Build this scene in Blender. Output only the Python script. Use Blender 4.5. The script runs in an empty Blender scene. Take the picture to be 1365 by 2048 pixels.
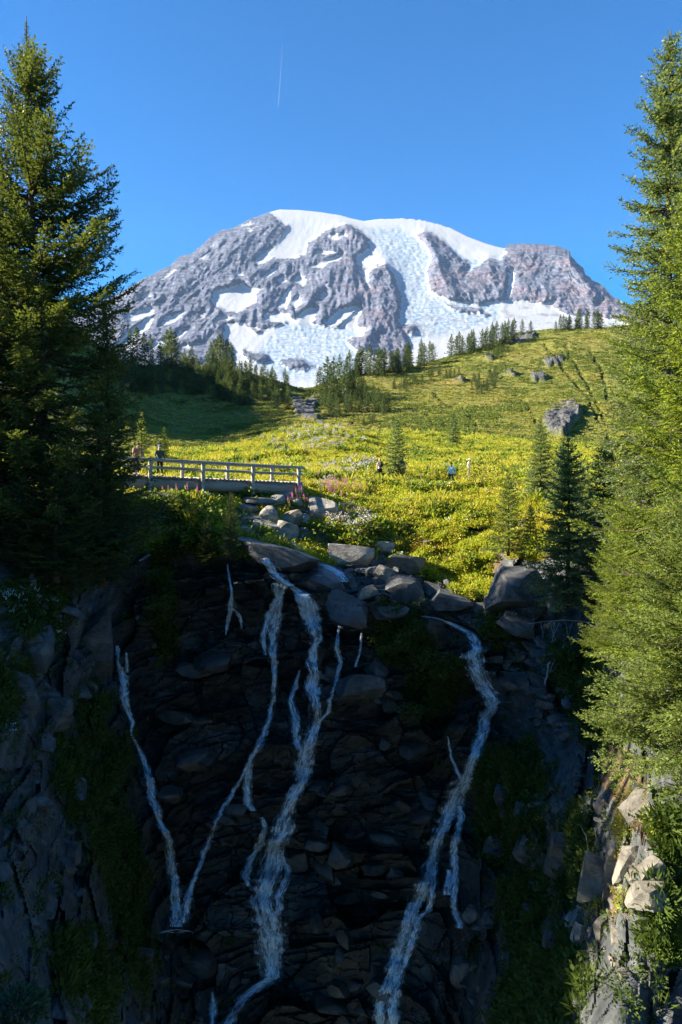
import bpy, bmesh, math, random
import numpy as np
from mathutils import Vector, Matrix, Euler, noise as mnoise
from mathutils.bvhtree import BVHTree

SC = bpy.context.scene
COL = SC.collection
R = math.radians
random.seed(7)
RNG = np.random.default_rng(11)

# ------------------------------------------------------------------ camera
PITCH = R(3.52)
cam_d = bpy.data.cameras.new('camera')
cam_d.sensor_fit = 'VERTICAL'
cam_d.sensor_height = 36.0
cam_d.sensor_width = 24.0
cam_d.lens = 24.0
cam_d.clip_start = 0.1
cam_d.clip_end = 60000.0
cam = bpy.data.objects.new('camera', cam_d)
COL.objects.link(cam)
cam.location = (0, 0, 0)
cam.rotation_euler = (R(90) - PITCH, 0, 0)
SC.camera = cam

# ------------------------------------------------------------------ light
SUN_AZ = R(-93)      # left of the view direction (+Y), a little behind the camera
SUN_EL = R(25)
world = bpy.data.worlds.new('World')
SC.world = world
world.use_nodes = True
wn = world.node_tree
wn.nodes.clear()
w_out = wn.nodes.new('ShaderNodeOutputWorld')
w_bg = wn.nodes.new('ShaderNodeBackground')
w_sky = wn.nodes.new('ShaderNodeTexSky')
w_sky.sky_type = 'NISHITA'
w_sky.sun_disc = False
w_sky.sun_elevation = SUN_EL
w_sky.sun_rotation = SUN_AZ
w_sky.altitude = 1700
w_sky.air_density = 1.0
w_sky.dust_density = 0.0
w_sky.ozone_density = 4.0
w_bg.inputs['Strength'].default_value = 0.056
w_hue = wn.nodes.new('ShaderNodeHueSaturation')     # the photograph's deep polarised blue
w_hue.inputs['Hue'].default_value = 0.502
w_hue.inputs['Saturation'].default_value = 2.2
w_hue.inputs['Value'].default_value = 1.0
wn.links.new(w_sky.outputs[0], w_hue.inputs['Color'])
wn.links.new(w_hue.outputs[0], w_bg.inputs[0])
wn.links.new(w_bg.outputs[0], w_out.inputs[0])

sun_dir = Vector((math.sin(SUN_AZ) * math.cos(SUN_EL), math.cos(SUN_AZ) * math.cos(SUN_EL), math.sin(SUN_EL)))
sd = bpy.data.lights.new('sun', 'SUN')
sd.energy = 5.0
sd.angle = R(0.53)
sd.color = (1.0, 0.90, 0.74)
sun = bpy.data.objects.new('sun', sd)
COL.objects.link(sun)
sun.location = (-60, 10, 40)
sun.rotation_euler = (-sun_dir).to_track_quat('-Z', 'Y').to_euler()

SC.view_settings.view_transform = 'Standard'
SC.view_settings.look = 'None'
SC.view_settings.gamma = 1.0
SC.view_settings.use_curve_mapping = False
SC.view_settings.exposure = 2.2
SC.cycles.use_denoising = True
SC.cycles.max_bounces = 6
SC.cycles.diffuse_bounces = 3
SC.cycles.glossy_bounces = 2
SC.cycles.transmission_bounces = 4
SC.cycles.transparent_max_bounces = 8
SC.cycles.volume_bounces = 1
SC.cycles.caustics_reflective = False
SC.cycles.caustics_refractive = False

# ------------------------------------------------------------------ helpers
F_PX = 24.0 / 36.0 * 2048.0
CP, SP = math.cos(PITCH), math.sin(PITCH)

def ray(px, py):
    dx = (px - 682.5) / F_PX
    dy = (1024.0 - py) / F_PX
    return np.array([dx, CP + dy * SP, -SP + dy * CP])

def P(px, py, Y):
    """the point at depth Y seen in the photograph at (px, py)"""
    px = np.asarray(px, float); py = np.asarray(py, float); Y = np.asarray(Y, float)
    dx = (px - 682.5) / F_PX
    dy = (1024.0 - py) / F_PX
    fy = CP + dy * SP
    fz = -SP + dy * CP
    return np.stack(np.broadcast_arrays(dx / fy * Y, Y, fz / fy * Y), -1)

def mpp(Y):
    return Y / F_PX

def _h(ix, iy, iz, seed):
    h = (ix.astype(np.int64) * 374761393 + iy.astype(np.int64) * 668265263 + iz.astype(np.int64) * 2147483647 + seed * 974711) & 0xffffffff
    h = ((h ^ (h >> 13)) * 1274126177) & 0xffffffff
    h = ((h ^ (h >> 16)) * 2246822519) & 0xffffffff
    return (h ^ (h >> 15)) & 0xffffffff

def gnoise(p, seed=0):
    """gradient noise in about -1..1 at points (..., 3)"""
    p = np.asarray(p, float)
    i = np.floor(p).astype(np.int64)
    f = p - i
    u = f * f * f * (f * (f * 6 - 15) + 10)
    out = 0
    for dx in (0, 1):
        for dy in (0, 1):
            for dz in (0, 1):
                h = _h(i[..., 0] + dx, i[..., 1] + dy, i[..., 2] + dz, seed)
                gx = ((h & 1023) / 511.5 - 1)
                gy = (((h >> 10) & 1023) / 511.5 - 1)
                gz = (((h >> 20) & 1023) / 511.5 - 1)
                d = gx * (f[..., 0] - dx) + gy * (f[..., 1] - dy) + gz * (f[..., 2] - dz)
                wx = u[..., 0] if dx else 1 - u[..., 0]
                wy = u[..., 1] if dy else 1 - u[..., 1]
                wz = u[..., 2] if dz else 1 - u[..., 2]
                out = out + d * wx * wy * wz
    return out * 1.3

def fbm(p, octaves=4, seed=0, gain=0.5, lac=2.03):
    p = np.asarray(p, float)
    a, s, out = 1.0, 0.0, 0.0
    for o in range(octaves):
        out = out + a * gnoise(p, seed + o * 17)
        s += a
        a *= gain
        p = p * lac + 3.7
    return out / s

def ridged(p, octaves=4, seed=0, gain=0.5, lac=2.1):
    p = np.asarray(p, float)
    a, s, out = 1.0, 0.0, 0.0
    for o in range(octaves):
        out = out + a * (1 - np.abs(gnoise(p, seed + o * 17)) * 2)
        s += a
        a *= gain
        p = p * lac + 1.9
    return out / s

def worley(p, seed=0):
    """cell noise: F1, F2, hashed cell id (0..1, three of them) and the cell's centre"""
    p = np.asarray(p, float)
    i = np.floor(p).astype(np.int64)
    n = p.shape[:-1]
    f1 = np.full(n, 9.0); f2 = np.full(n, 9.0)
    cid = np.zeros(n, np.int64); ctr = np.zeros(p.shape)
    for dx in (-1, 0, 1):
        for dy in (-1, 0, 1):
            for dz in (-1, 0, 1):
                c = i + np.array([dx, dy, dz])
                h = _h(c[..., 0], c[..., 1], c[..., 2], seed)
                q = np.stack([c[..., 0] + (h & 1023) / 1023., c[..., 1] + ((h >> 10) & 1023) / 1023., c[..., 2] + ((h >> 20) & 1023) / 1023.], -1)
                d = np.sqrt(((p - q) ** 2).sum(-1))
                near = d < f1
                f2 = np.where(near, f1, np.minimum(f2, d))
                cid = np.where(near, _h(c[..., 0], c[..., 1], c[..., 2], seed + 99), cid)
                ctr = np.where(near[..., None], q, ctr)
                f1 = np.where(near, d, f1)
    ids = np.stack([(cid & 1023) / 1023., ((cid >> 10) & 1023) / 1023., ((cid >> 20) & 1023) / 1023.], -1)
    return f1, f2, ids, ctr

class TPS:
    """thin plate spline through scattered 2-D points"""
    def __init__(self, xy, v, smooth=1e-4):
        self.xy = np.asarray(xy, float)
        n = len(self.xy)
        K = self._k(self.xy, self.xy) + np.eye(n) * smooth
        Q = np.hstack([np.ones((n, 1)), self.xy])
        A = np.zeros((n + 3, n + 3))
        A[:n, :n] = K; A[:n, n:] = Q; A[n:, :n] = Q.T
        self.w = np.linalg.solve(A, np.concatenate([np.asarray(v, float), np.zeros(3)]))
    @staticmethod
    def _k(a, b):
        d2 = ((a[:, None, :] - b[None, :, :]) ** 2).sum(-1)
        return 0.5 * d2 * np.log(d2 + 1e-12)
    def __call__(self, xy):
        xy = np.asarray(xy, float)
        sh = xy.shape[:-1]
        xy = xy.reshape(-1, 2)
        n = len(self.xy)
        out = np.empty(len(xy))
        for s in range(0, len(xy), 20000):
            q = xy[s:s + 20000]
            out[s:s + 20000] = self._k(q, self.xy) @ self.w[:n] + self.w[n] + q @ self.w[n + 1:]
        return out.reshape(sh)

def inpoly(x, y, poly):
    x = np.asarray(x, float); y = np.asarray(y, float)
    c = np.zeros(x.shape, bool)
    n = len(poly)
    for k in range(n):
        x1, y1 = poly[k]; x2, y2 = poly[(k + 1) % n]
        if y1 == y2: continue
        m = ((y1 > y) != (y2 > y)) & (x < (x2 - x1) * (y - y1) / (y2 - y1) + x1)
        c ^= m
    return c

def segdist(x, y, pts, closed=False):
    d = np.full(np.shape(x), 1e9)
    n = len(pts)
    for k in range(n if closed else n - 1):
        x1, y1 = pts[k]; x2, y2 = pts[(k + 1) % n]
        vx, vy = x2 - x1, y2 - y1
        t = np.clip(((x - x1) * vx + (y - y1) * vy) / (vx * vx + vy * vy + 1e-9), 0, 1)
        d = np.minimum(d, np.hypot(x - x1 - t * vx, y - y1 - t * vy))
    return d

def sdpoly(x, y, poly):
    """signed distance, positive inside"""
    d = segdist(x, y, poly, True)
    return np.where(inpoly(x, y, poly), d, -d)

def smooth01(a, b, x):
    t = np.clip((x - a) / (b - a), 0, 1)
    return t * t * (3 - 2 * t)

def make_mesh(name, V, F, mats=None, smooth=False, attrs=None, fmat=None):
    """V (n,3); F a list of index arrays (m,3)/(m,4) or one such array"""
    me = bpy.data.meshes.new(name)
    V = np.ascontiguousarray(V, np.float32)
    Fs = F if isinstance(F, list) else [F]
    Fs = [np.asarray(f, np.int32) for f in Fs if len(f)]
    nl = sum(f.size for f in Fs); npol = sum(len(f) for f in Fs)
    me.vertices.add(len(V)); me.vertices.foreach_set('co', V.ravel())
    if npol:
        me.loops.add(nl); me.polygons.add(npol)
        me.loops.foreach_set('vertex_index', np.concatenate([f.ravel() for f in Fs]))
        tot = np.concatenate([np.full(len(f), f.shape[1], np.int32) for f in Fs])
        st = np.concatenate([[0], np.cumsum(tot)[:-1]]).astype(np.int32)
        me.polygons.foreach_set('loop_start', st)
        me.polygons.foreach_set('loop_total', tot)
        if fmat is not None:
            me.polygons.foreach_set('material_index', np.asarray(fmat, np.int32))
        me.polygons.foreach_set('use_smooth', np.full(npol, smooth, bool))
    for k, v in (attrs or {}).items():
        v = np.asarray(v, np.float32)
        if v.ndim == 2:
            if v.shape[1] == 3: v = np.hstack([v, np.ones((len(v), 1), np.float32)])
            a = me.attributes.new(k, 'FLOAT_COLOR', 'POINT'); a.data.foreach_set('color', np.ascontiguousarray(v).ravel())
        else:
            a = me.attributes.new(k, 'FLOAT', 'POINT'); a.data.foreach_set('value', np.ascontiguousarray(v))
    me.update(calc_edges=True)
    for m in (mats or []):
        me.materials.append(m)
    return me

def link(name, data, parent=None, loc=None):
    o = bpy.data.objects.new(name, data)
    COL.objects.link(o)
    if parent is not None: o.parent = parent
    if loc is not None: o.location = loc
    return o

def tag(o, label=None, cat=None, group=None, kind=None):
    if label: o['label'] = label
    if cat: o['category'] = cat
    if group: o['group'] = group
    if kind: o['kind'] = kind
    return o

def empty(name, loc=(0, 0, 0), rz=0.0):
    o = bpy.data.objects.new(name, None)
    COL.objects.link(o)
    o.empty_display_size = 0.2
    o.location = loc
    o.rotation_euler = (0, 0, rz)
    return o

def copy_tree(o, parent=None):
    c = o.copy(); COL.objects.link(c)
    if parent is not None: c.parent = parent
    for ch in list(o.children):
        copy_tree(ch, c)
    return c

def grid_faces(nr, nc):
    a = np.arange(nr * nc).reshape(nr, nc)
    return np.stack([a[:-1, :-1], a[:-1, 1:], a[1:, 1:], a[1:, :-1]], -1).reshape(-1, 4)

def tube(path, rad, n=6, cap=True):
    """V, F of a round tube along path (k,3) with radius per point"""
    path = np.asarray(path, float); k = len(path)
    rad = np.broadcast_to(np.asarray(rad, float), (k,))
    T = np.gradient(path, axis=0); T /= np.linalg.norm(T, axis=1)[:, None] + 1e-9
    ref = np.array([0, 0, 1.0]) if abs(T[0, 2]) < 0.9 else np.array([1.0, 0, 0])
    A = np.cross(T, ref); A /= np.linalg.norm(A, axis=1)[:, None] + 1e-9
    B = np.cross(T, A)
    th = np.linspace(0, 2 * math.pi, n, endpoint=False)
    V = path[:, None, :] + rad[:, None, None] * (np.cos(th)[None, :, None] * A[:, None, :] + np.sin(th)[None, :, None] * B[:, None, :])
    V = V.reshape(-1, 3)
    i = np.arange(k - 1)[:, None] * n; j = np.arange(n)[None, :]; j2 = (j + 1) % n
    Q = np.stack([i + j, i + j2, i + n + j2, i + n + j], -1).reshape(-1, 4)
    T3 = np.zeros((0, 3), int)
    if cap:
        V = np.vstack([V, path[0], path[-1]])
        c0, c1 = len(V) - 2, len(V) - 1
        e = (k - 1) * n
        jj = np.arange(n); jn = (jj + 1) % n
        T3 = np.vstack([np.stack([np.full(n, c0), jn, jj], -1), np.stack([np.full(n, c1), e + jj, e + jn], -1)])
    return V, Q, T3

class MB:
    """collects pieces into one mesh"""
    def __init__(self):
        self.V = []; self.F4 = []; self.F3 = []; self.m4 = []; self.m3 = []; self.n = 0
    def add(self, V, Q=None, T=None, mi=0):
        if Q is not None and len(Q): self.F4.append(np.asarray(Q) + self.n); self.m4 += [mi] * len(Q)
        if T is not None and len(T): self.F3.append(np.asarray(T) + self.n); self.m3 += [mi] * len(T)
        self.V.append(np.asarray(V, float)); self.n += len(V)
    def tube(self, path, rad, n=6, mi=0):
        V, Q, T = tube(path, rad, n); self.add(V, Q, T, mi)
    def mesh(self, name, mats, smooth=False):
        F = []
        if self.F4: F.append(np.vstack(self.F4))
        if self.F3: F.append(np.vstack(self.F3))
        return make_mesh(name, np.vstack(self.V), F, mats, smooth, fmat=self.m4 + self.m3)

# ------------------------------------------------------------------ materials
class NT:
    """small wrapper to write node trees briefly"""
    def __init__(self, name, rough=0.85, spec=0.25):
        self.m = bpy.data.materials.new(name); self.m.use_nodes = True
        self.t = self.m.node_tree; self.t.nodes.clear()
        self.out = self.n('ShaderNodeOutputMaterial')
        self.b = self.n('ShaderNodeBsdfPrincipled')
        self.b.inputs['Roughness'].default_value = rough
        self.b.inputs['Specular IOR Level'].default_value = spec
        self.l(self.b.outputs[0], self.out.inputs[0])
    def n(self, t, **kw):
        x = self.t.nodes.new(t)
        for k, v in kw.items(): setattr(x, k, v)
        return x
    def l(self, a, b): self.t.links.new(a, b)
    def coord(self, which='Object'):
        return self.n('ShaderNodeTexCoord').outputs[which]
    def pos(self):
        return self.n('ShaderNodeNewGeometry').outputs['Position']
    def noise(self, vec, scale, detail=4, rough=0.55, dist=0.0):
        x = self.n('ShaderNodeTexNoise'); x.inputs['Scale'].default_value = scale
        x.inputs['Detail'].default_value = detail; x.inputs['Roughness'].default_value = rough
        x.inputs['Distortion'].default_value = dist
        self.l(vec, x.inputs['Vector']); return x.outputs['Fac']
    def ramp(self, fac, stops):
        x = self.n('ShaderNodeValToRGB'); e = x.color_ramp.elements
        while len(e) > len(stops): e.remove(e[-1])
        while len(e) < len(stops): e.new(0.5)
        for q, (p, c) in zip(e, stops):
            q.position = p; q.color = (c, c, c, 1) if not hasattr(c, '__len__') else (*c, 1)
        self.l(fac, x.inputs[0]); return x.outputs[0]
    def attr(self, name, out='Fac'):
        x = self.n('ShaderNodeAttribute'); x.attribute_name = name; return x.outputs[out]
    def mix(self, f, a, b, mode='MIX'):
        x = self.n('ShaderNodeMix', data_type='RGBA', blend_type=mode)
        for s, v in ((0, f), (6, a), (7, b)):
            if hasattr(v, 'is_linked'): self.l(v, x.inputs[s])
            elif hasattr(v, '__len__'): x.inputs[s].default_value = (*v, 1) if len(v) == 3 else v
            else: x.inputs[s].default_value = v
        return x.outputs[2]
    def math(self, op, a, b=0.0, c=0.0):
        x = self.n('ShaderNodeMath', operation=op)
        for s, v in enumerate((a, b, c)):
            if hasattr(v, 'is_linked'): self.l(v, x.inputs[s])
            else: x.inputs[s].default_value = v
        return x.outputs[0]
    def mapping(self, vec, scale=(1, 1, 1), rot=(0, 0, 0)):
        x = self.n('ShaderNodeMapping'); x.inputs['Scale'].default_value = scale; x.inputs['Rotation'].default_value = rot
        self.l(vec, x.inputs['Vector']); return x.outputs[0]
    def bump(self, h, strength=0.5, dist=0.1):
        x = self.n('ShaderNodeBump'); x.inputs['Strength'].default_value = strength; x.inputs['Distance'].default_value = dist
        self.l(h, x.inputs['Height']); self.l(x.outputs[0], self.b.inputs['Normal']); return x.outputs[0]
    def color(self, c):
        if hasattr(c, 'is_linked'): self.l(c, self.b.inputs['Base Color'])
        else: self.b.inputs['Base Color'].default_value = (*c, 1)
    def rough(self, r):
        if hasattr(r, 'is_linked'): self.l(r, self.b.inputs['Roughness'])
        else: self.b.inputs['Roughness'].default_value = r
    def translucent(self, c, f):
        """mixes a translucent lobe into the surface (leaves)"""
        t = self.n('ShaderNodeBsdfTranslucent')
        if hasattr(c, 'is_linked'): self.l(c, t.inputs[0])
        else: t.inputs[0].default_value = (*c, 1)
        mx = self.n('ShaderNodeMixShader'); mx.inputs[0].default_value = f
        self.l(self.b.outputs[0], mx.inputs[1]); self.l(t.outputs[0], mx.inputs[2]); self.l(mx.outputs[0], self.out.inputs[0])

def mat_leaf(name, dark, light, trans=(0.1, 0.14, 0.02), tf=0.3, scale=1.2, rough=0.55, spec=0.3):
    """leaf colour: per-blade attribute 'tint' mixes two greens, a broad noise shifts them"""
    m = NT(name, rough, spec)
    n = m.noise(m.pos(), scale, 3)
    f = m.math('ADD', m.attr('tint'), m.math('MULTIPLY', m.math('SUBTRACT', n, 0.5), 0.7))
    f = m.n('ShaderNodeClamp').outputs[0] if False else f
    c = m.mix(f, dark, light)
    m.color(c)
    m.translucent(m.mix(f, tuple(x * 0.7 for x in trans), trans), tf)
    return m.m

def mat_plain(name, c, rough=0.8, spec=0.3, var=0.25, scale=12.0, bump=0.0):
    m = NT(name, rough, spec)
    n = m.noise(m.coord(), scale, 4)
    m.color(m.mix(n, tuple(x * (1 - var) for x in c), tuple(min(1, x * (1 + var)) for x in c)))
    if bump: m.bump(m.noise(m.coord(), scale * 3, 4), bump, 0.02)
    return m.m
# ================================================================== THE SETTING
# ------------------------------------------------------------------ materials of the land
def mat_mountain():
    m = NT('mountain_rock_and_snow', 0.9, 0.1)
    p = m.pos()
    n1 = m.noise(p, 0.004, 5, 0.6)
    n2 = m.noise(p, 0.022, 6, 0.65)
    n3 = m.noise(m.mapping(p, (1, 1, 4.5), (0.15, 0.3, 0)), 0.009, 5, 0.65)
    rock = m.ramp(n2, [(0.30, (0.055, 0.064, 0.098)), (0.5, (0.10, 0.112, 0.155)), (0.72, (0.175, 0.188, 0.235))])
    red = m.ramp(n1, [(0.45, 0.0), (0.62, 1.0)])
    rock = m.mix(m.math('MULTIPLY', red, m.attr('red')), rock, (0.145, 0.122, 0.148))
    strata = m.ramp(n3, [(0.38, 0.45), (0.5, 1.0), (0.62, 1.35)])
    rock = m.mix(0.75, rock, strata, 'MULTIPLY')
    # snow: traced distance plus noise gives a ragged edge
    sn = m.math('ADD', m.attr('snow'), m.math('MULTIPLY', m.math('SUBTRACT', m.noise(m.mapping(p, (1, 1, 0.6)), 0.017, 7, 0.72), 0.5), 2.0))
    sf = m.ramp(sn, [(0.47, 0.0), (0.53, 1.0)])
    ice = m.ramp(m.noise(m.mapping(p, (0.7, 1, 3.2), (0, 0.2, 0)), 0.022, 7, 0.75, 0.8), [(0.38, (0.11, 0.20, 0.32)), (0.48, (0.22, 0.28, 0.345)), (0.58, (0.33, 0.345, 0.36))])
    snow = m.mix(m.attr('ice'), (0.32, 0.332, 0.35), ice)
    dirt = m.ramp(m.noise(p, 0.008, 5, 0.7), [(0.52, 0.0), (0.66, 1.0)])
    snow = m.mix(m.math('MULTIPLY', dirt, m.attr('dirt')), snow, (0.20, 0.20, 0.215))
    m.color(m.mix(sf, rock, snow))
    h = m.math('ADD', m.math('MULTIPLY', m.noise(p, 0.03, 7, 0.65), m.math('SUBTRACT', 1.15, sf)), m.math('MULTIPLY', sf, 0.75))
    h = m.math('ADD', h, m.math('MULTIPLY', m.math('MULTIPLY', m.noise(m.mapping(p, (1, 1, 2)), 0.035, 6, 0.7), m.attr('ice')), 0.35))
    m.bump(h, 0.8, 26.0)
    return m.m

def mat_hill():
    m = NT('hillside_heather_and_grass', 0.95, 0.1)
    p = m.pos()
    n1 = m.noise(p, 0.035, 5, 0.6); n2 = m.noise(p, 0.25, 5, 0.65); n3 = m.noise(p, 1.1, 4, 0.7)
    c = m.ramp(n1, [(0.32, (0.17, 0.20, 0.035)), (0.5, (0.27, 0.255, 0.05)), (0.66, (0.33, 0.26, 0.075))])
    c = m.mix(m.ramp(n2, [(0.40, 0.85), (0.58, 0.0)]), c, (0.12, 0.16, 0.032))
    c = m.mix(m.ramp(n3, [(0.42, 0.6), (0.56, 0.0)]), c, (0.06, 0.065, 0.02))
    c = m.mix(m.math('MULTIPLY', m.ramp(m.noise(p, 0.6, 4), [(0.57, 0.0), (0.66, 0.7)]), 1.0), c, (0.20, 0.105, 0.05))
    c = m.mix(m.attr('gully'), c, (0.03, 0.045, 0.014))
    c = m.mix(m.attr('bare'), c, m.ramp(n3, [(0.4, (0.05, 0.055, 0.06)), (0.6, (0.17, 0.17, 0.17))]))
    m.color(c)
    m.bump(m.math('ADD', m.noise(p, 0.9, 6, 0.7), m.math('MULTIPLY', n2, 1.5)), 1.0, 1.4)
    return m.m

def mat_meadow():
    m = NT('meadow_soil_and_grass', 0.95, 0.1)
    p = m.pos()
    c = m.ramp(m.noise(p, 0.35, 5, 0.6), [(0.3, (0.07, 0.095, 0.012)), (0.5, (0.15, 0.15, 0.02)), (0.7, (0.20, 0.17, 0.035))])
    c = m.mix(m.ramp(m.noise(p, 3.0, 4, 0.7), [(0.40, 0.7), (0.55, 0.0)]), c, (0.045, 0.06, 0.01))
    c = m.mix(m.attr('path'), c, m.ramp(m.noise(p, 5.0, 4), [(0.35, (0.22, 0.16, 0.10)), (0.65, (0.36, 0.28, 0.19))]))
    m.color(c)
    m.bump(m.noise(p, 4.0, 5, 0.7), 1.0, 0.2)
    return m.m

def rock_nodes(m, p, dark, mid, light, cs=1.0):
    n = m.noise(p, 1.3 * cs, 6, 0.65)
    n2 = m.noise(m.mapping(p, (1, 1, 3.5), (0.25, 0.35, 0)), 2.2 * cs, 5, 0.7, 0.6)
    c = m.ramp(n, [(0.30, dark), (0.5, mid), (0.70, light)])
    c = m.mix(0.7, c, m.ramp(n2, [(0.36, 0.45), (0.5, 1.0), (0.64, 1.3)]), 'MULTIPLY')
    crack = m.n('ShaderNodeTexVoronoi', feature='DISTANCE_TO_EDGE'); crack.inputs['Scale'].default_value = 1.7 * cs
    dv = m.n('ShaderNodeVectorMath', operation='ADD')
    nz = m.n('ShaderNodeTexNoise'); nz.inputs['Scale'].default_value = 2.0 * cs; nz.inputs['Detail'].default_value = 4
    m.l(p, nz.inputs['Vector']); m.l(p, dv.inputs[0]); m.l(nz.outputs['Color'], dv.inputs[1]); m.l(dv.outputs[0], crack.inputs['Vector'])
    cr = m.ramp(crack.outputs['Distance'], [(0.0, 1.0), (0.02, 0.0)])
    c = m.mix(m.math('MULTIPLY', cr, 0.0), c, tuple(x * 0.35 for x in dark))
    h = m.math('ADD', m.math('MULTIPLY', n2, 0.7), m.math('MULTIPLY', m.noise(p, 9.0 * cs, 6, 0.7), 0.45))
    h = m.math('ADD', h, m.math('MULTIPLY', m.noise(p, 4.0 * cs, 3, 0.6), 0.4))
    return c, h

def mat_cliff():
    m = NT('cliff_rock', 0.7, 0.4)
    p = m.pos()
    dry, h = rock_nodes(m, p, (0.021, 0.026, 0.028), (0.056, 0.062, 0.063), (0.125, 0.13, 0.124))
    wet = m.mix(1.0, dry, (0.50, 0.52, 0.52), 'MULTIPLY')
    w = m.attr('wet')
    c = m.mix(w, dry, wet)
    moss = m.math('ADD', m.attr('moss'), m.math('MULTIPLY', m.math('SUBTRACT', m.noise(p, 1.6, 5, 0.65), 0.5), 1.4))
    mf = m.ramp(moss, [(0.47, 0.0), (0.56, 1.0)])
    c = m.mix(mf, c, m.ramp(m.noise(p, 6.0, 4), [(0.35, (0.018, 0.034, 0.007)), (0.65, (0.07, 0.10, 0.016))]))
    soil = m.math('ADD', m.attr('soil'), m.math('MULTIPLY', m.math('SUBTRACT', m.noise(p, 1.1, 5, 0.65), 0.5), 1.2))
    c = m.mix(m.ramp(soil, [(0.45, 0.0), (0.58, 1.0)]), c, m.ramp(m.noise(p, 7.0, 4), [(0.35, (0.06, 0.04, 0.022)), (0.65, (0.15, 0.10, 0.055))]))
    m.color(c)
    rr = m.math('SUBTRACT', 0.8, m.math('MULTIPLY', w, 0.42))
    m.rough(m.math('ADD', rr, m.math('MULTIPLY', mf, 0.3)))
    m.bump(h, 0.8, 0.09)
    return m.m

def mat_rock(name, dark, mid, light, rough=0.85, lichen=0.3, spec=0.3, cs=1.0):
    m = NT(name, rough, spec)
    p = m.coord()
    c, h = rock_nodes(m, p, dark, mid, light, cs)
    if lichen:
        c = m.mix(m.math('MULTIPLY', m.ramp(m.noise(p, 3.5 * cs, 5, 0.7), [(0.56, 0.0), (0.66, 1.0)]), lichen), c, (0.10, 0.11, 0.05))
    m.color(c)
    m.bump(h, 0.8, 0.07)
    return m.m

M_MOUNT = mat_mountain(); M_HILL = mat_hill(); M_MEADOW = mat_meadow(); M_CLIFF = mat_cliff()
M_ROCK = mat_rock('sunlit_grey_rock', (0.13, 0.122, 0.11), (0.24, 0.22, 0.19), (0.34, 0.315, 0.27))  # sunlit tone of the grey rock, light put into the colour
M_ROCKS = mat_rock('shaded_grey_rock', (0.030, 0.033, 0.036), (0.072, 0.075, 0.077), (0.14, 0.14, 0.132))  # darker copy for stones in shadow, shade put into the colour
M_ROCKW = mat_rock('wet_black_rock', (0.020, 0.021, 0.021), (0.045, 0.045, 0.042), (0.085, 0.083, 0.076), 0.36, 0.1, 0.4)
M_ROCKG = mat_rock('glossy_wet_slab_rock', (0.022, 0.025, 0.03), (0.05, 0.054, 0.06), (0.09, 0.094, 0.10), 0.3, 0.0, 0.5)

# ------------------------------------------------------------------ ground to the horizon
gm = NT('distant_valley_ground', 0.95, 0.1)
gm.color(gm.ramp(gm.noise(gm.pos(), 0.004, 5), [(0.35, (0.04, 0.06, 0.02)), (0.65, (0.12, 0.12, 0.08))]))
th = np.linspace(0, 2 * math.pi, 64, endpoint=False)
rr_ = np.array([40., 150., 600., 2400., 9000.])
Vg = np.vstack([[[0, 0, -48]]] + [np.stack([r * np.cos(th), r * np.sin(th), np.full(64, -48 - 0.0 * r)], -1) for r in rr_])
Qg = []
for k in range(len(rr_) - 1):
    for j in range(64):
        a = 1 + k * 64; Qg.append((a + j, a + 64 + j, a + 64 + (j + 1) % 64, a + (j + 1) % 64))
Tg = [(0, 1 + j, 1 + (j + 1) % 64) for j in range(64)]
tag(link('ground', make_mesh('ground', Vg, [np.array(Qg), np.array(Tg)], [gm.m], True)), kind='structure')

# ------------------------------------------------------------------ the air between: far things fade to blue
def build_haze():
    x0, x1, y0, y1, z0, z1 = -9300., 9300., -9300., 9300., -49.5, 3150.
    V = [(x, y, z) for z in (z0, z1) for x, y in ((x0, y0), (x1, y0), (x1, y1), (x0, y1))]
    F = [(3, 2, 1, 0), (4, 5, 6, 7), (0, 1, 5, 4), (1, 2, 6, 5), (2, 3, 7, 6), (3, 0, 4, 7)]
    hm = bpy.data.materials.new('haze_air'); hm.use_nodes = True
    t = hm.node_tree; t.nodes.clear()
    o = t.nodes.new('ShaderNodeOutputMaterial'); v = t.nodes.new('ShaderNodeVolumePrincipled')
    v.inputs['Color'].default_value = (0.50, 0.70, 1.0, 1)
    v.inputs['Density'].default_value = HAZE_DENSITY
    v.inputs['Anisotropy'].default_value = 0.1
    t.links.new(v.outputs[0], o.inputs['Volume'])
    tag(link('haze', make_mesh('haze', V, np.array(F), [hm])), kind='stuff')
HAZE_DENSITY = 1.4e-5
build_haze()

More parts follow.
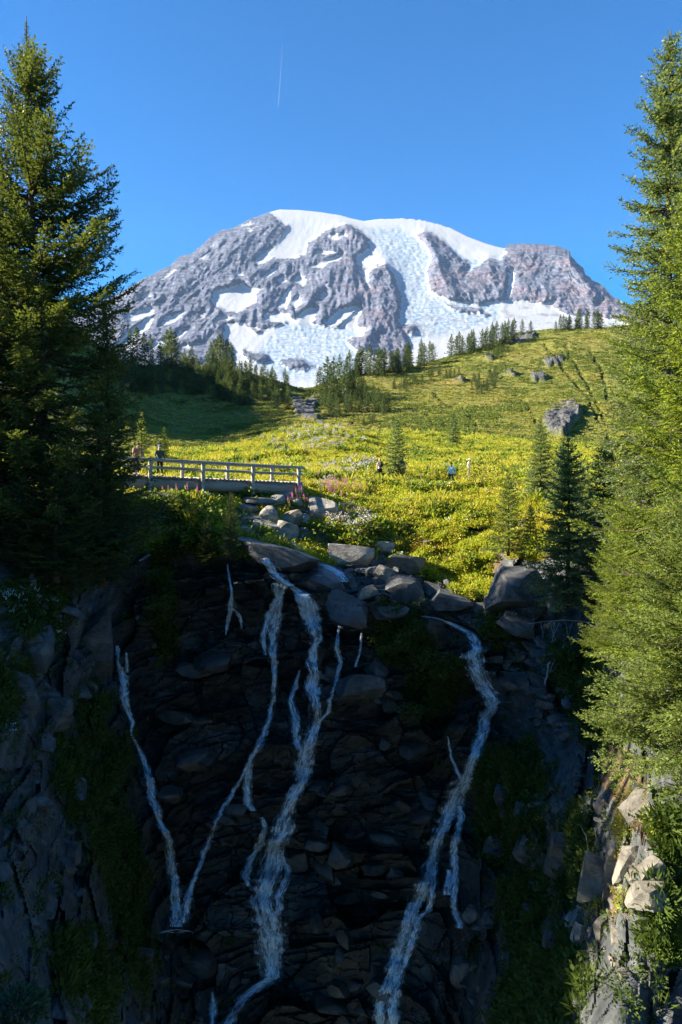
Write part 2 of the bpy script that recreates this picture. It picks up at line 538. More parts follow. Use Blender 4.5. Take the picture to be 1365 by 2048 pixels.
# ------------------------------------------------------------------ the snow mountain (7 km away)
SKY_PTS = np.array([(-1300, 930), (-700, 850), (-300, 790), (0, 700), (120, 648), (200, 606), (245, 583), (280, 562), (310, 546), (340, 532), (362, 512), (385, 506),
    (410, 484), (432, 467), (440, 462), (470, 455), (500, 438), (520, 431), (541, 424), (560, 419), (600, 420), (640, 424), (680, 430), (705, 437), (729, 442), (760, 438),
    (804, 437), (840, 440), (870, 446), (905, 457), (936, 473), (970, 486), (997, 494), (1008, 496), (1016, 489), (1030, 487), (1080, 488), (1120, 493), (1140, 502),
    (1142, 512), (1150, 520), (1156, 527), (1168, 537), (1170, 547), (1185, 560), (1206, 570), (1222, 590), (1260, 612), (1330, 650), (1420, 690), (1600, 760), (1900, 830), (2600, 930)], float)
SNOW = [
    [(541,424),(565,410),(690,420),(735,430),(735,445),(721,462),(695,448),(660,457),(633,475),(616,488),(611,510),(590,516),(572,519),(546,516),(515,530),(510,519),(530,505),(548,492),(556,482),(563,473),(576,453),(559,444)],
    [(719,430),(804,425),(870,430),(936,460),(997,485),(1015,505),(1002,519),(975,519),(958,532),(931,549),(940,527),(914,510),(887,483),(861,466),(848,462),(835,472),(857,497),(865,514),(857,545),(857,567),(865,585),(896,598),(930,604),(958,611),(990,602),(1015,598),(1060,603),(1090,607),(1111,600),(1107,615),(1140,630),(1220,635),(1400,690),(1400,900),(790,900),(817,690),(813,672),(799,642),(804,607),(799,576),(786,545),(771,527),(755,532),(738,545),(720,532),(712,514),(733,497),(738,479),(721,462)],
    [(427,585),(440,580),(458,576),(475,569),(488,567),(500,574),(524,578),(512,590),(515,607),(500,612),(488,620),(475,626),(450,621),(431,615),(425,602)],
    [(449,646),(484,648),(524,659),(548,655),(572,646),(550,644),(532,640),(532,629),(550,624),(572,624),(582,634),(590,637),(610,622),(629,615),(638,615),(632,630),(625,646),(650,652),(677,655),(690,640),(699,629),(717,615),(710,635),(704,651),(735,655),(715,668),(695,681),(700,690),(726,703),(790,720),(790,900),(420,900),(470,710),(466,695),(449,673)],
    [(255,634),(280,622),(300,615),(312,620),(300,632),(262,643)], [(235,690),(255,668),(290,640),(310,632),(300,655),(270,678)],
    [(317,654),(330,640),(345,630),(370,624),(350,645),(322,655)], [(293,694),(310,685),(340,675),(360,662),(383,659),(365,672),(330,687),(300,700)],
    [(361,693),(385,688),(403,690),(380,697)], [(398,628),(412,623),(410,632),(400,634)], [(414,633),(428,623),(424,634)],
    [(528,549),(545,540),(555,530),(562,535),(550,547),(535,555)], [(394,516),(414,508),(410,518),(398,521)], [(322,558),(350,538),(354,541),(330,560)],
    [(651,472),(690,467),(697,473),(665,482)], [(633,505),(655,500),(670,503),(650,511)], [(618,534),(650,520),(686,505),(680,517),(645,536)],
    [(585,560),(600,550),(616,560),(605,573)], [(554,612),(570,590),(585,572),(582,600),(570,617)], [(580,606),(598,590),(604,605),(590,619)],
    [(718,540),(735,538),(740,577),(728,562)], [(648,645),(680,620),(715,612),(720,615),(690,640),(660,657)], [(690,662),(705,625),(718,612),(724,620),(712,650),(737,660),(725,674),(700,674)],
    [(1019,540),(1029,540),(1031,560),(1023,590),(1014,595)], [(1075,612),(1100,603),(1112,600),(1106,612)], [(470,548),(482,545),(486,550),(474,553)],
    [(556,560),(566,552),(572,562),(560,570)], [(480,452),(500,444),(504,448),(486,456)], [(486,461),(505,455),(515,452),(500,464)], [(225,600),(248,588),(252,592),(230,606)],
    [(285,592),(298,586),(300,592),(288,597)], [(318,606),(328,602),(330,606),(320,610)], [(420,492),(428,488),(430,493),(422,496)], [(1195,603),(1206,598),(1208,604)], [(640,590),(652,578),(656,590),(645,600)],
    [(262,664),(250,676),(240,700),(262,700),(280,685)], [(430,640),(450,632),(470,636),(455,642)],
]
ROCKS_ON_SNOW = [[(484,700),(520,704),(543,720),(530,728),(500,722)], [(560,722),(590,711),(629,735),(612,743),(580,738)], [(500,655),(515,660),(530,664),(515,668)], [(890,612),(960,620),(975,628),(920,626)], [(800,650),(840,655),(830,672),(812,670)],
    [(700,478),(735,485),(738,495),(712,500),(690,490)]]
ICEFALL = [(735,455),(800,455),(870,500),(860,590),(930,600),(1000,610),(1000,640),(940,660),(800,690),(790,640),(800,560),(760,500)]
ICE2 = [(560,650),(640,645),(720,665),(720,760),(560,760),(500,720)]
ICE3 = [(890,490),(940,520),(1005,515),(960,550),(900,560)]
DIRT = [(880,590),(1120,600),(1200,640),(1100,660),(820,680),(800,640)]
RIDGES = [  # (polyline, strength m, half width px)
    ([(690,450),(672,482),(652,520),(640,560),(622,600),(600,640)], 150, 26),
    ([(700,455),(722,480),(716,500)], 90, 16),
    ([(771,527),(782,560),(770,600),(750,640),(728,690)], 190, 26),
    ([(771,527),(740,556),(715,590),(690,640)], 130, 20),
    ([(848,462),(868,500),(882,545),(900,585)], 190, 24),
    ([(541,430),(500,470),(440,520),(360,570),(280,620)], 110, 20),
    ([(570,460),(545,505),(500,555),(430,570)], 100, 18),
    ([(545,550),(520,580),(525,620),(560,640)], 110, 22),
    ([(470,560),(400,610),(340,640),(270,690)], 60, 18),
    ([(470,640),(420,660),(380,690)], 80, 22),
    ([(660,545),(652,580),(640,620)], 110, 18),
    ([(690,560),(700,600),(660,640)], 90, 18),
    ([(975,520),(985,560),(1000,590)], 120, 18),
    ([(1140,505),(1155,540),(1180,580),(1215,610)], 160, 22),
    ([(1050,560),(1085,590),(1110,600)], 80, 22),
    ([(1020,495),(1080,500),(1140,505)], 120, 14),
]
M_BASE = 860.0
def sky_y(u):
    y = np.interp(u, SKY_PTS[:, 0], SKY_PTS[:, 1])
    d = segdist(u, y, [(541, 424), (1000, 496)])
    rocky = smooth01(8, 40, d) * 1.0
    return y + gnoise(np.stack([u / 7.0, u * 0, u * 0 + 3.3], -1), 5) * 2.6 * rocky + gnoise(np.stack([u / 2.6, u * 0, u * 0 + 1.3], -1), 6) * 1.3 * rocky

def build_mountain():
    u = np.concatenate([np.linspace(-1300, 150, 60, endpoint=False), np.linspace(150, 1250, 500, endpoint=False), np.linspace(1250, 2600, 60)])
    s = np.linspace(0, 1, 210)
    U, S = np.meshgrid(u, s)
    sy = sky_y(u)[None, :]
    base = np.maximum(M_BASE, sy + 30)
    PY = base + (sy - base) * S
    h = (M_BASE - PY) / (M_BASE - 420.0)
    D = 3200.0 + 4000.0 * np.clip(h, -0.2, 1.1) ** 0.92 if False else 3200.0 + 4000.0 * np.clip(h, -0.1, 1.1)
    ux = U + 7 * gnoise(np.stack([U / 30, PY / 30, PY * 0], -1), 31) + 3 * gnoise(np.stack([U / 11, PY / 11, PY * 0], -1), 32)
    uy = PY + 7 * gnoise(np.stack([U / 30, PY / 30, PY * 0 + 7], -1), 33) + 3 * gnoise(np.stack([U / 11, PY / 11, PY * 0 + 7], -1), 34)
    snow = np.full(U.shape, -99.0)
    for poly in SNOW: snow = np.maximum(snow, sdpoly(ux * .45 + U * .55, uy * .45 + PY * .55, poly))
    for poly in ROCKS_ON_SNOW: snow = np.minimum(snow, -sdpoly(ux, uy, poly))
    ice = np.clip(np.maximum.reduce([sdpoly(U, PY, q) for q in (ICEFALL, ICE2, ICE3)]) / 14 + 0.5, 0, 1)
    dirt = np.clip(sdpoly(U, PY, DIRT) / 20 + 0.3, 0, 1)
    rockness = smooth01(6, -10, snow)
    edge = smooth01(0.0, 0.06, 1 - S)            # keep the skyline where it is
    bulge = 0
    for line, A, w in RIDGES:
        d = segdist(ux, uy, line)
        bulge = bulge + A * np.exp(-(d / w)) * (0.5 + 0.5 * rockness)
    q = np.stack([U / 95.0 + PY / 240.0, PY / 150.0, D / 2000.0], -1)
    rel = (ridged(q, 5, 3, 0.6) - 0.3) * 170
    q2 = np.stack([U / 26.0 + PY / 60.0, PY / 34.0, PY * 0], -1)
    rel2 = (ridged(q2, 5, 8, 0.72) - 0.3) * 190
    phi = np.arctan2(U - 690, PY - 250.0); rho = np.hypot(U - 690, PY - 250.0)
    rel3 = (ridged(np.stack([phi * 11.0 + 0.5 * gnoise(np.stack([U / 60, PY / 60, PY * 0], -1), 77), rho / 120.0, PY * 0 + 4.4], -1), 6, 21, 0.70) - 0.3) * 175
    icer = fbm(np.stack([U / 9.0, PY / 4.5, PY * 0], -1), 3, 12) * 24 * ice
    D = D - edge * (bulge * 0.62 + 0.5 * rel * (0.22 + 0.78 * rockness) + 0.55 * (rel2 * 0.5 + rel3) * (0.06 + 0.94 * rockness) + icer)
    V = P(U, PY, D)
    # the far side falls away behind the skyline
    back = []
    for k, (dd, dz) in enumerate(((180, 15), (500, 180), (1000, 620), (1500, 1300))):
        b = V[-1].copy(); f = 1 + dd / D[-1]
        b[:, 0] *= f; b[:, 1] *= f; b[:, 2] = np.maximum(b[:, 2] - dz, -60)
        back.append(b)
    front = V[0].copy(); front[:, 1] -= 500; front[:, 2] = -60
    V = np.concatenate([front[None], V, np.array(back)], 0)
    nr, nc = V.shape[:2]
    pad = lambda a: np.concatenate([a[:1], a, np.repeat(a[-1:], 4, 0)], 0).ravel()
    red = smooth01(600, 760, U) * 0.8 + smooth01(960, 1040, U) * 0.25
    at = {'snow': pad(np.clip(0.5 + snow / 12.0, -0.6, 1.6)), 'ice': pad(ice), 'dirt': pad(dirt), 'red': pad(red)}
    me = make_mesh('mountain', V.reshape(-1, 3), grid_faces(nr, nc)[:, ::-1], [M_MOUNT], True, at)
    return link('mountain', me)
tag(build_mountain(), kind='structure')

# ------------------------------------------------------------------ hillsides (100 to 480 m)
HILL = [(760,862,130),(850,864,125),(1000,880,122),(1200,892,118),(1400,892,114),(1900,880,112),(2400,860,112),
    (700,838,168),(640,846,158),(760,835,168),(900,822,172),(1050,822,178),(1200,812,178),(1400,800,178),(1900,770,178),
    (650,800,215),(750,795,220),(900,772,240),(1050,752,250),(1200,742,250),(1400,730,250),(1900,680,250),
    (625,775,270),(700,750,280),(800,738,300),(900,712,330),(1000,684,350),(1060,664,360),(1110,662,362),(1200,656,365),(1300,650,365),(1500,640,365),(1900,600,365),
    (625,815,420),(800,775,460),(1000,730,490),(1250,715,490),(1500,700,490),(1900,660,490),
    (600,838,165),(560,858,148),(480,880,138),(400,892,124),(330,897,114),(250,897,108),(100,885,102),(-300,830,100),(-800,740,100),
    (604,812,220),(545,806,200),(450,830,190),(350,840,178),(250,815,168),(100,715,158),(-300,490,150),(-800,420,150),
    (600,790,270),(560,764,262),(500,748,260),(450,734,265),(400,738,260),(330,735,255),(250,728,250),(100,600,245),(-300,450,230),(-800,330,230),  # left end, out of view, is raised to shade the valley slope
    (600,815,350),(500,800,350),(400,790,345),(250,775,340),(100,740,340),(-300,600,340),(-800,500,340)]
hp = np.array(HILL, float)
h_tps = TPS(np.stack([hp[:, 0] / 300.0, np.log(hp[:, 2]) * 3.0], -1), P(hp[:, 0], hp[:, 1], hp[:, 2])[:, 2] / hp[:, 2], 1e-3)
GULLIES = [[(1180,700),(1205,740),(1215,800)],[(1130,690),(1170,760),(1215,850)],[(1090,690),(1130,740),(1180,800),(1200,850)],[(940,830),(950,850),(960,866)],[(855,830),(866,850)],[(1050,800),(1075,850)],[(980,740),(1010,760)],[(870,790),(900,810),(925,812)],[(700,842),(740,855),(780,862)],[(1030,790),(1050,800)]]
BARES = [[(1085,845),(1100,828),(1120,815),(1150,812),(1165,828),(1150,845),(1130,875),(1100,868)],[(1085,720),(1105,715),(1130,712),(1120,728),(1095,735)],[(1060,755),(1085,748),(1095,760),(1070,765)],[(600,815),(625,792),(640,800),(630,830),(645,838),(620,840),(604,835)],[(690,748),(720,745),(716,752)],[(965,720),(985,712),(990,722)],[(1000,690),(1050,668),(1075,668),(1060,682),(1015,690)],[(905,762),(925,758),(930,766)],[(1000,748),(1030,745),(1035,754)],[(585,790),(610,800),(600,830),(612,838),(590,830)]]
def proj(V):
    """pixel in the photograph of points (..., 3)"""
    x, y, z = V[..., 0], V[..., 1], V[..., 2]
    zc = y * CP - z * SP
    yc = y * SP + z * CP
    return 682.5 + x / zc * F_PX, 1024.0 - yc / zc * F_PX

def build_hills():
    u = np.concatenate([np.linspace(-900, 200, 60, endpoint=False), np.linspace(200, 1260, 330, endpoint=False), np.linspace(1260, 2300, 60)])
    d = np.exp(np.linspace(math.log(96), math.log(540), 200))
    U, D = np.meshgrid(u, d)
    z = h_tps(np.stack([U / 300.0, np.log(D) * 3.0], -1)) * D
    X = (U - 682.5) / F_PX * D / CP
    V = np.stack([X, D, z], -1)
    V[..., 2] += fbm(V / 26.0, 4, 41) * 2.2 + fbm(V / 6.0, 4, 43) * 0.55 + fbm(V / 1.9, 3, 47) * 0.2
    pu, pv = proj(V)
    gl = np.zeros(U.shape)
    wob = gnoise(np.stack([pu / 16, pv / 16, pv * 0], -1), 52) * 5
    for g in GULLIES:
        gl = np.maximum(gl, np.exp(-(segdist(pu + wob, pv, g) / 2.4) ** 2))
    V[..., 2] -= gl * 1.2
    br = np.full(U.shape, -9.0)
    for b in BARES: br = np.maximum(br, sdpoly(pu + wob, pv + wob * .6, b))
    bare = smooth01(-1.0, 1.5, br)
    V[..., 2] += bare * np.where(pu < 700, 0.45, 1.0) * (0.6 + 2.2 * np.abs(fbm(V / 3.2, 3, 61)) + worley(V / 2.6, 5)[2][..., 0] * 1.5)
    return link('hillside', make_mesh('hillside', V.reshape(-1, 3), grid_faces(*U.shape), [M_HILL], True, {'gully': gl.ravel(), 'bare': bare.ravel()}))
hill = tag(build_hills(), kind='structure')

# ------------------------------------------------------------------ the meadow behind the falls (30 to 140 m)
MEAD = [(300,1022,33.5),(450,1045,35),(560,1066,36),(560,1004,39),(480,995,39),(600,990,41),(150,1000,33),(0,980,32),(-400,940,32),(-900,900,32),
    (700,1090,37),(850,1128,36),(980,1165,35),(1080,1105,35),(1200,1080,33),(1400,1040,31),(1900,1000,31),
    (700,1006,42),(850,1016,43),(1000,1016,42),(1150,1006,38.5),(1300,1000,34),(650,972,46),(760,968,49),(900,970,50),(1000,956,52),(1150,946,52),(1400,940,50),(1900,930,50),
    (450,965,46),(300,962,46),(100,950,46),(-400,915,46),(-900,880,46),(450,948,55),(300,945,55),(100,925,55),
    (570,925,60),(700,932,60),(820,934,60),(905,925,66),(640,851,82),(560,873,78),(500,893,75),(420,903,72),(340,908,75),(250,908,75),(50,905,75),(-400,890,75),(-900,870,75),(690,862,84),(740,880,84),(820,893,85),
    (905,890,92),(1000,908,76),(1000,882,108),(1100,895,98),(1200,896,104),(1400,896,104),(1900,880,104),(850,869,112),(780,866,112),(960,875,118),
    (640,890,106),(560,906,100),(420,912,98),(250,915,98),(50,915,98),(-400,905,98),(900,872,128),(1100,888,128),(1300,890,128),(1900,880,128),(760,880,128),(640,900,128),(400,915,128),(100,915,128),(-400,905,128)]
mp = np.array(MEAD, float)
m_tps = TPS(np.stack([mp[:, 0] / 300.0, np.log(mp[:, 2]) * 3.0], -1), P(mp[:, 0], mp[:, 1], mp[:, 2])[:, 2] / mp[:, 2], 1e-3)
PATHS = [([(570,878),(568,885),(573,900),(577,915),(583,922)], 5.5), ([(597,972),(640,966),(700,970),(755,965),(820,968),(890,968),(930,964),(960,958)], 4.5)]
def build_meadow():
    u = np.concatenate([np.linspace(-900, 200, 50, endpoint=False), np.linspace(200, 1260, 300, endpoint=False), np.linspace(1260, 2300, 50)])
    d = np.exp(np.linspace(math.log(35.6), math.log(150), 210))
    U, D = np.meshgrid(u, d)
    z = m_tps(np.stack([U / 300.0, np.log(D) * 3.0], -1)) * D
    X = (U - 682.5) / F_PX * D / CP
    V = np.stack([X, D, z], -1)
    V[..., 2] += fbm(V / 7.0, 3, 71) * 0.35 + fbm(V / 1.6, 3, 73) * 0.16 - 0.06
    V[..., 2] -= smooth01(118, 150, D) * 10 + np.maximum(37.8 - D, 0) * 0.9
    pu, pv = proj(V)
    pa = np.zeros(U.shape)
    for line, w in PATHS: pa = np.maximum(pa, smooth01(w * 1.25, w * 0.6, segdist(pu, pv, line)))
    V[..., 2] -= pa * 0.12
    return link('meadow', make_mesh('meadow', V.reshape(-1, 3), grid_faces(*U.shape), [M_MEADOW], True, {'path': pa.ravel()}))
meadow = tag(build_meadow(), kind='structure')

# ------------------------------------------------------------------ the gorge: banks, back wall under the falls, both side slopes
CLIFF = [(-500,960,24),(-300,960,27),(0,985,31),(150,1000,33),(300,1015,34),(480,1000,38.5),(600,995,40.5),(800,1000,43),(1000,1000,42),(1200,1000,34.5),(1400,1000,27),(1700,1000,21),
    (-300,1090,22),(0,1100,25),(120,1110,27),(230,1110,30),(300,1075,33),(400,1075,33.5),(470,1075,34.5),(560,1078,35.5),(640,1100,36),(700,1105,36.5),(850,1120,37),(950,1130,36),(1000,1110,36),(1085,1115,33),(1200,1100,30),(1400,1100,22.5),(1700,1100,16),
    (455,1100,33),(520,1120,32.6),(580,1150,32.2),(640,1168,32),(700,1165,33),(760,1175,33),(850,1195,33.5),(940,1205,33),(985,1200,33),(1010,1200,31.5),(1060,1230,30.5),(1150,1250,28.5),(1250,1250,24.5),(1400,1250,18.5),(1700,1250,12.5),
    (300,1140,32.4),(380,1140,33),(450,1140,33.2),(520,1200,33),(600,1220,32.8),(700,1250,32),(760,1230,32),(850,1250,31.5),(960,1260,31.5),
    (250,1200,31.5),(225,1300,30),(150,1250,25.5),(60,1250,22.5),(0,1250,21),(-300,1250,16.5),
    (350,1300,32.5),(500,1350,33),(650,1350,32.2),(700,1400,31.2),(800,1400,31),(950,1380,31),(1050,1400,29),(1150,1450,25.5),(1250,1500,20.5),(1350,1500,13.2),(1600,1500,9.5),
    (0,1500,17.5),(120,1500,21.5),(200,1500,25.5),(260,1480,29.6),(-300,1500,12.5),(400,1550,31.5),(550,1550,31.2),(700,1600,30.5),(900,1600,29.6),(1000,1600,27.5),(1100,1600,24),(1200,1600,20),(1300,1650,14.8),
    (0,1800,14),(150,1800,18.5),(250,1800,25),(330,1850,28.4),(450,1850,29.5),(570,1800,29.8),(750,1800,29.2),(880,1800,28.4),(1000,1800,25),(1100,1800,21.5),(1200,1800,17),(1300,1800,13),(1400,1800,15),(1700,1800,12),(1400,1650,14),
    (0,2048,10.5),(150,2048,14.5),(300,2048,21.5),(400,2048,26),(600,2048,28),(780,2048,27),(900,2048,24.5),(1000,2048,20.5),(1100,2048,16),(1230,2048,12),(1365,2048,13.8),(-300,2048,7.5),(1700,2048,13),
    (0,2300,8.5),(300,2300,19),(600,2300,26),(900,2300,21),(1200,2300,10.5),(1700,2300,9),(-400,2300,5)]
cp_ = np.array(CLIFF, float)
c_tps = TPS(cp_[:, :2] / 300.0, np.log(cp_[:, 2]), 4e-3)
SOIL = [[(1200,1480),(1260,1500),(1300,1560),(1290,1640),(1240,1640),(1200,1560)], [(955,1085),(1000,1090),(1010,1120),(985,1150),(950,1110)], [(1235,1600),(1260,1600),(1240,1700),(1250,1800),(1215,1850),(1205,1800)]]
MOSS = [[(1300,1820),(1345,1780),(1400,1760),(1400,1900),(1320,1900)], [(1310,1640),(1400,1600),(1400,1720),(1330,1720)],   # vegetated parts of the gorge; these right-edge ones also stand in for shade
    [(215,1480),(262,1470),(245,1600),(300,1750),(300,1850),(255,1900),(215,1800),(170,1650)], [(110,1470),(160,1480),(180,1600),(150,1650),(110,1560)],
    [(760,1200),(840,1230),(870,1280),(850,1330),(760,1330),(745,1260)], [(840,1320),(925,1330),(915,1400),(860,1440),(790,1400)], [(980,1230),(1050,1240),(1060,1290),(1000,1300),(960,1260)],
    [(960,1500),(1060,1480),(1100,1560),(1060,1660),(1000,1740),(950,1700)], [(1000,1760),(1080,1720),(1110,1800),(1060,1900),(1010,1860)], [(1130,1640),(1160,1600),(1190,1700),(1160,1800),(1110,1830)],
    [(1020,1900),(1130,1860),(1180,1960),(1100,2100),(980,2100)], [(300,1100),(350,1090),(345,1180),(360,1300),(320,1330),(300,1200)], [(20,1180),(100,1160),(140,1200),(110,1300),(40,1260)], [(150,1380),(220,1390),(210,1500),(170,1520)],
    [(1100,1290),(1200,1280),(1240,1480),(1180,1500),(1120,1400)], [(0,1330),(60,1340),(50,1420),(0,1430)], [(100,1880),(180,1850),(250,1950),(200,2048),(120,1980)], [(250,1870),(310,1880),(290,2000),(250,1960)]]
def build_cliff():
    u = np.concatenate([np.linspace(-420, -20, 50, endpoint=False), np.linspace(-20, 1385, 400, endpoint=False), np.linspace(1385, 1700, 40)])
    v = np.concatenate([np.linspace(1000, 2060, 400, endpoint=False), np.linspace(2060, 2280, 30)])
    U, W = np.meshgrid(u, v)
    D = np.exp(c_tps(np.stack([U, W], -1) / 300.0))
    V = P(U, W, D)
    top = smooth01(1000, 1080, W)                     # the ground near the meadow stays calm
    # blocks: tilted faces per cell, larger and smaller, beds dipping to the right
    rot = np.array([[0.985, 0, 0.174], [0, 1, 0], [-0.174, 0, 0.985]])
    B = V @ rot.T
    disp = 0
    for sc, amp, sd_ in (((3.4, 4.0, 2.4), 1.7, 3), ((1.9, 2.2, 0.75), 0.42, 9), ((0.6, 0.8, 0.26), 0.12, 15)):
        q = B / np.array(sc) + 0.6 * np.stack([fbm(V / sc[0], 2, sd_ + k) for k in range(3)], -1)
        f1, f2, ids, ctr = worley(q, sd_)
        loc = q - ctr
        disp = disp + amp * ((ids[..., 0] - 0.5) * 0.8 + 1.1 * (ids[..., 1] - 0.5) * loc[..., 0] * 2 + 1.2 * (ids[..., 2] - 0.3) * loc[..., 2] * 2)
    # ledges: risers that step back at their tops, phase changing from block to block
    big = worley(B / np.array([3.4, 4.0, 3.0]) + 0.3 * np.stack([fbm(V / 3.0, 2, 31 + k) for k in range(3)], -1), 23)[2]
    for per, amp in ((3.1, 1.3), (1.25, 0.34)):
        fz = (B[..., 2] + 0.35 * fbm(V / 2.2, 2, 37)) / per + big[..., 1] * 3
        disp = disp + amp * ((fz % 1.0) - 0.5) * (0.35 + 0.9 * big[..., 2])
    disp = disp + fbm(V / 3.5, 4, 81) * 0.7 + fbm(V / 0.5, 3, 83) * 0.04
    moss = np.full(U.shape, -99.0)
    for q in MOSS: moss = np.maximum(moss, sdpoly(U, W, q))
    mossf = np.clip(0.5 + moss / 50.0, -0.25, 1.3)
    soil = np.full(U.shape, -99.0)
    for q in SOIL: soil = np.maximum(soil, sdpoly(U, W, q))
    lim = np.where(U < 500, np.clip(D / 26.0, 0.4, 1.0), np.clip((D / 27.0) ** 2.0, 0.06, 1.0))
    disp = disp * (0.2 + 0.8 * top) * lim * (1 - 0.5 * smooth01(-10, 20, soil))
    n = np.stack([np.zeros_like(D), -np.ones_like(D), 0.35 * np.ones_like(D)], -1)
    d = -V / np.linalg.norm(V, axis=-1, keepdims=True)
    V = V + d * disp[..., None] * 0.8
    wet = smooth01(-30, 60, sdpoly(U, W, [(235,1110),(450,1085),(690,1130),(760,1180),(990,1190),(1030,1400),(1000,1750),(930,2400),(250,2400),(330,1900),(225,1450)]))
    wet = np.clip(wet, 0, 1)
    at = {'moss': mossf.ravel(), 'wet': wet.ravel(), 'soil': np.clip(0.5 + soil / 40.0, -0.4, 1.3).ravel()}
    return link('cliff', make_mesh('cliff', V.reshape(-1, 3), grid_faces(*U.shape)[:, ::-1], [M_CLIFF], False, at))
cliff = tag(build_cliff(), kind='structure')

# ------------------------------------------------------------------ finding the ground under a pixel while building
def bvh_of(o):
    me = o.data
    V = np.empty(len(me.vertices) * 3, np.float32); me.vertices.foreach_get('co', V)
    return BVHTree.FromPolygons([Vector(v) for v in V.reshape(-1, 3)], [tuple(p.vertices) for p in me.polygons])
B_CLIFF = bvh_of(cliff); B_MEADOW = bvh_of(meadow); B_HILL = bvh_of(hill)
ORIGIN = Vector((0, 0, 0))
def hit(px, py, trees=(B_CLIFF, B_MEADOW, B_HILL)):
    d = Vector(ray(px, py)).normalized()
    best = None
    for t in trees:
        r = t.ray_cast(ORIGIN, d, 3000)
        if r[0] is not None and (best is None or r[3] < best[3]): best = r
    return (np.array(best[0]), np.array(best[1])) if best else (None, None)
def drop(x, y, trees=(B_CLIFF, B_MEADOW, B_HILL), z0=400):
    """height of the highest ground at x, y"""
    best = None
    for t in trees:
        r = t.ray_cast(Vector((x, y, z0)), Vector((0, 0, -1)), 2000)
        if r[0] is not None and (best is None or r[0].z > best): best = r[0].z
    return best
# ================================================================== TREES
FAR_LEFT = []
M_BARK = mat_plain('conifer_bark', (0.075, 0.058, 0.045), 0.95, 0.1, 0.4, 9.0, 0.6)
M_BARKG = mat_plain('grey_weathered_wood', (0.26, 0.25, 0.235), 0.85, 0.2, 0.3, 9.0, 0.5)
M_HEML = mat_leaf('shaded_hemlock_needles', (0.016, 0.034, 0.012), (0.075, 0.105, 0.022), (0.17, 0.21, 0.025), 0.34, 0.9)  # darker green, with the shade of the left bank in the colour
M_HEMR = mat_leaf('sunny_hemlock_needles', (0.030, 0.056, 0.010), (0.20, 0.25, 0.034), (0.46, 0.54, 0.04), 0.45, 0.9)  # brighter copy for the right hemlock, sunlight put into the colour
M_FIR = mat_leaf('fir_needles', (0.040, 0.070, 0.030), (0.18, 0.23, 0.085), (0.34, 0.42, 0.07), 0.38, 0.8, 0.5, 0.4)
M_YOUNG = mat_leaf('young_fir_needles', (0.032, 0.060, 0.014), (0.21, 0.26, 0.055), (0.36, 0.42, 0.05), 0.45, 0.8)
M_FAR = mat_leaf('far_conifer_needles', (0.026, 0.058, 0.022), (0.10, 0.145, 0.040), (0.16, 0.21, 0.04), 0.28, 0.12)
M_TWIG = mat_plain('dead_twig', (0.10, 0.085, 0.07), 0.9, 0.1, 0.3)

def unit(v):
    return v / (np.linalg.norm(v, axis=-1, keepdims=True) + 1e-9)

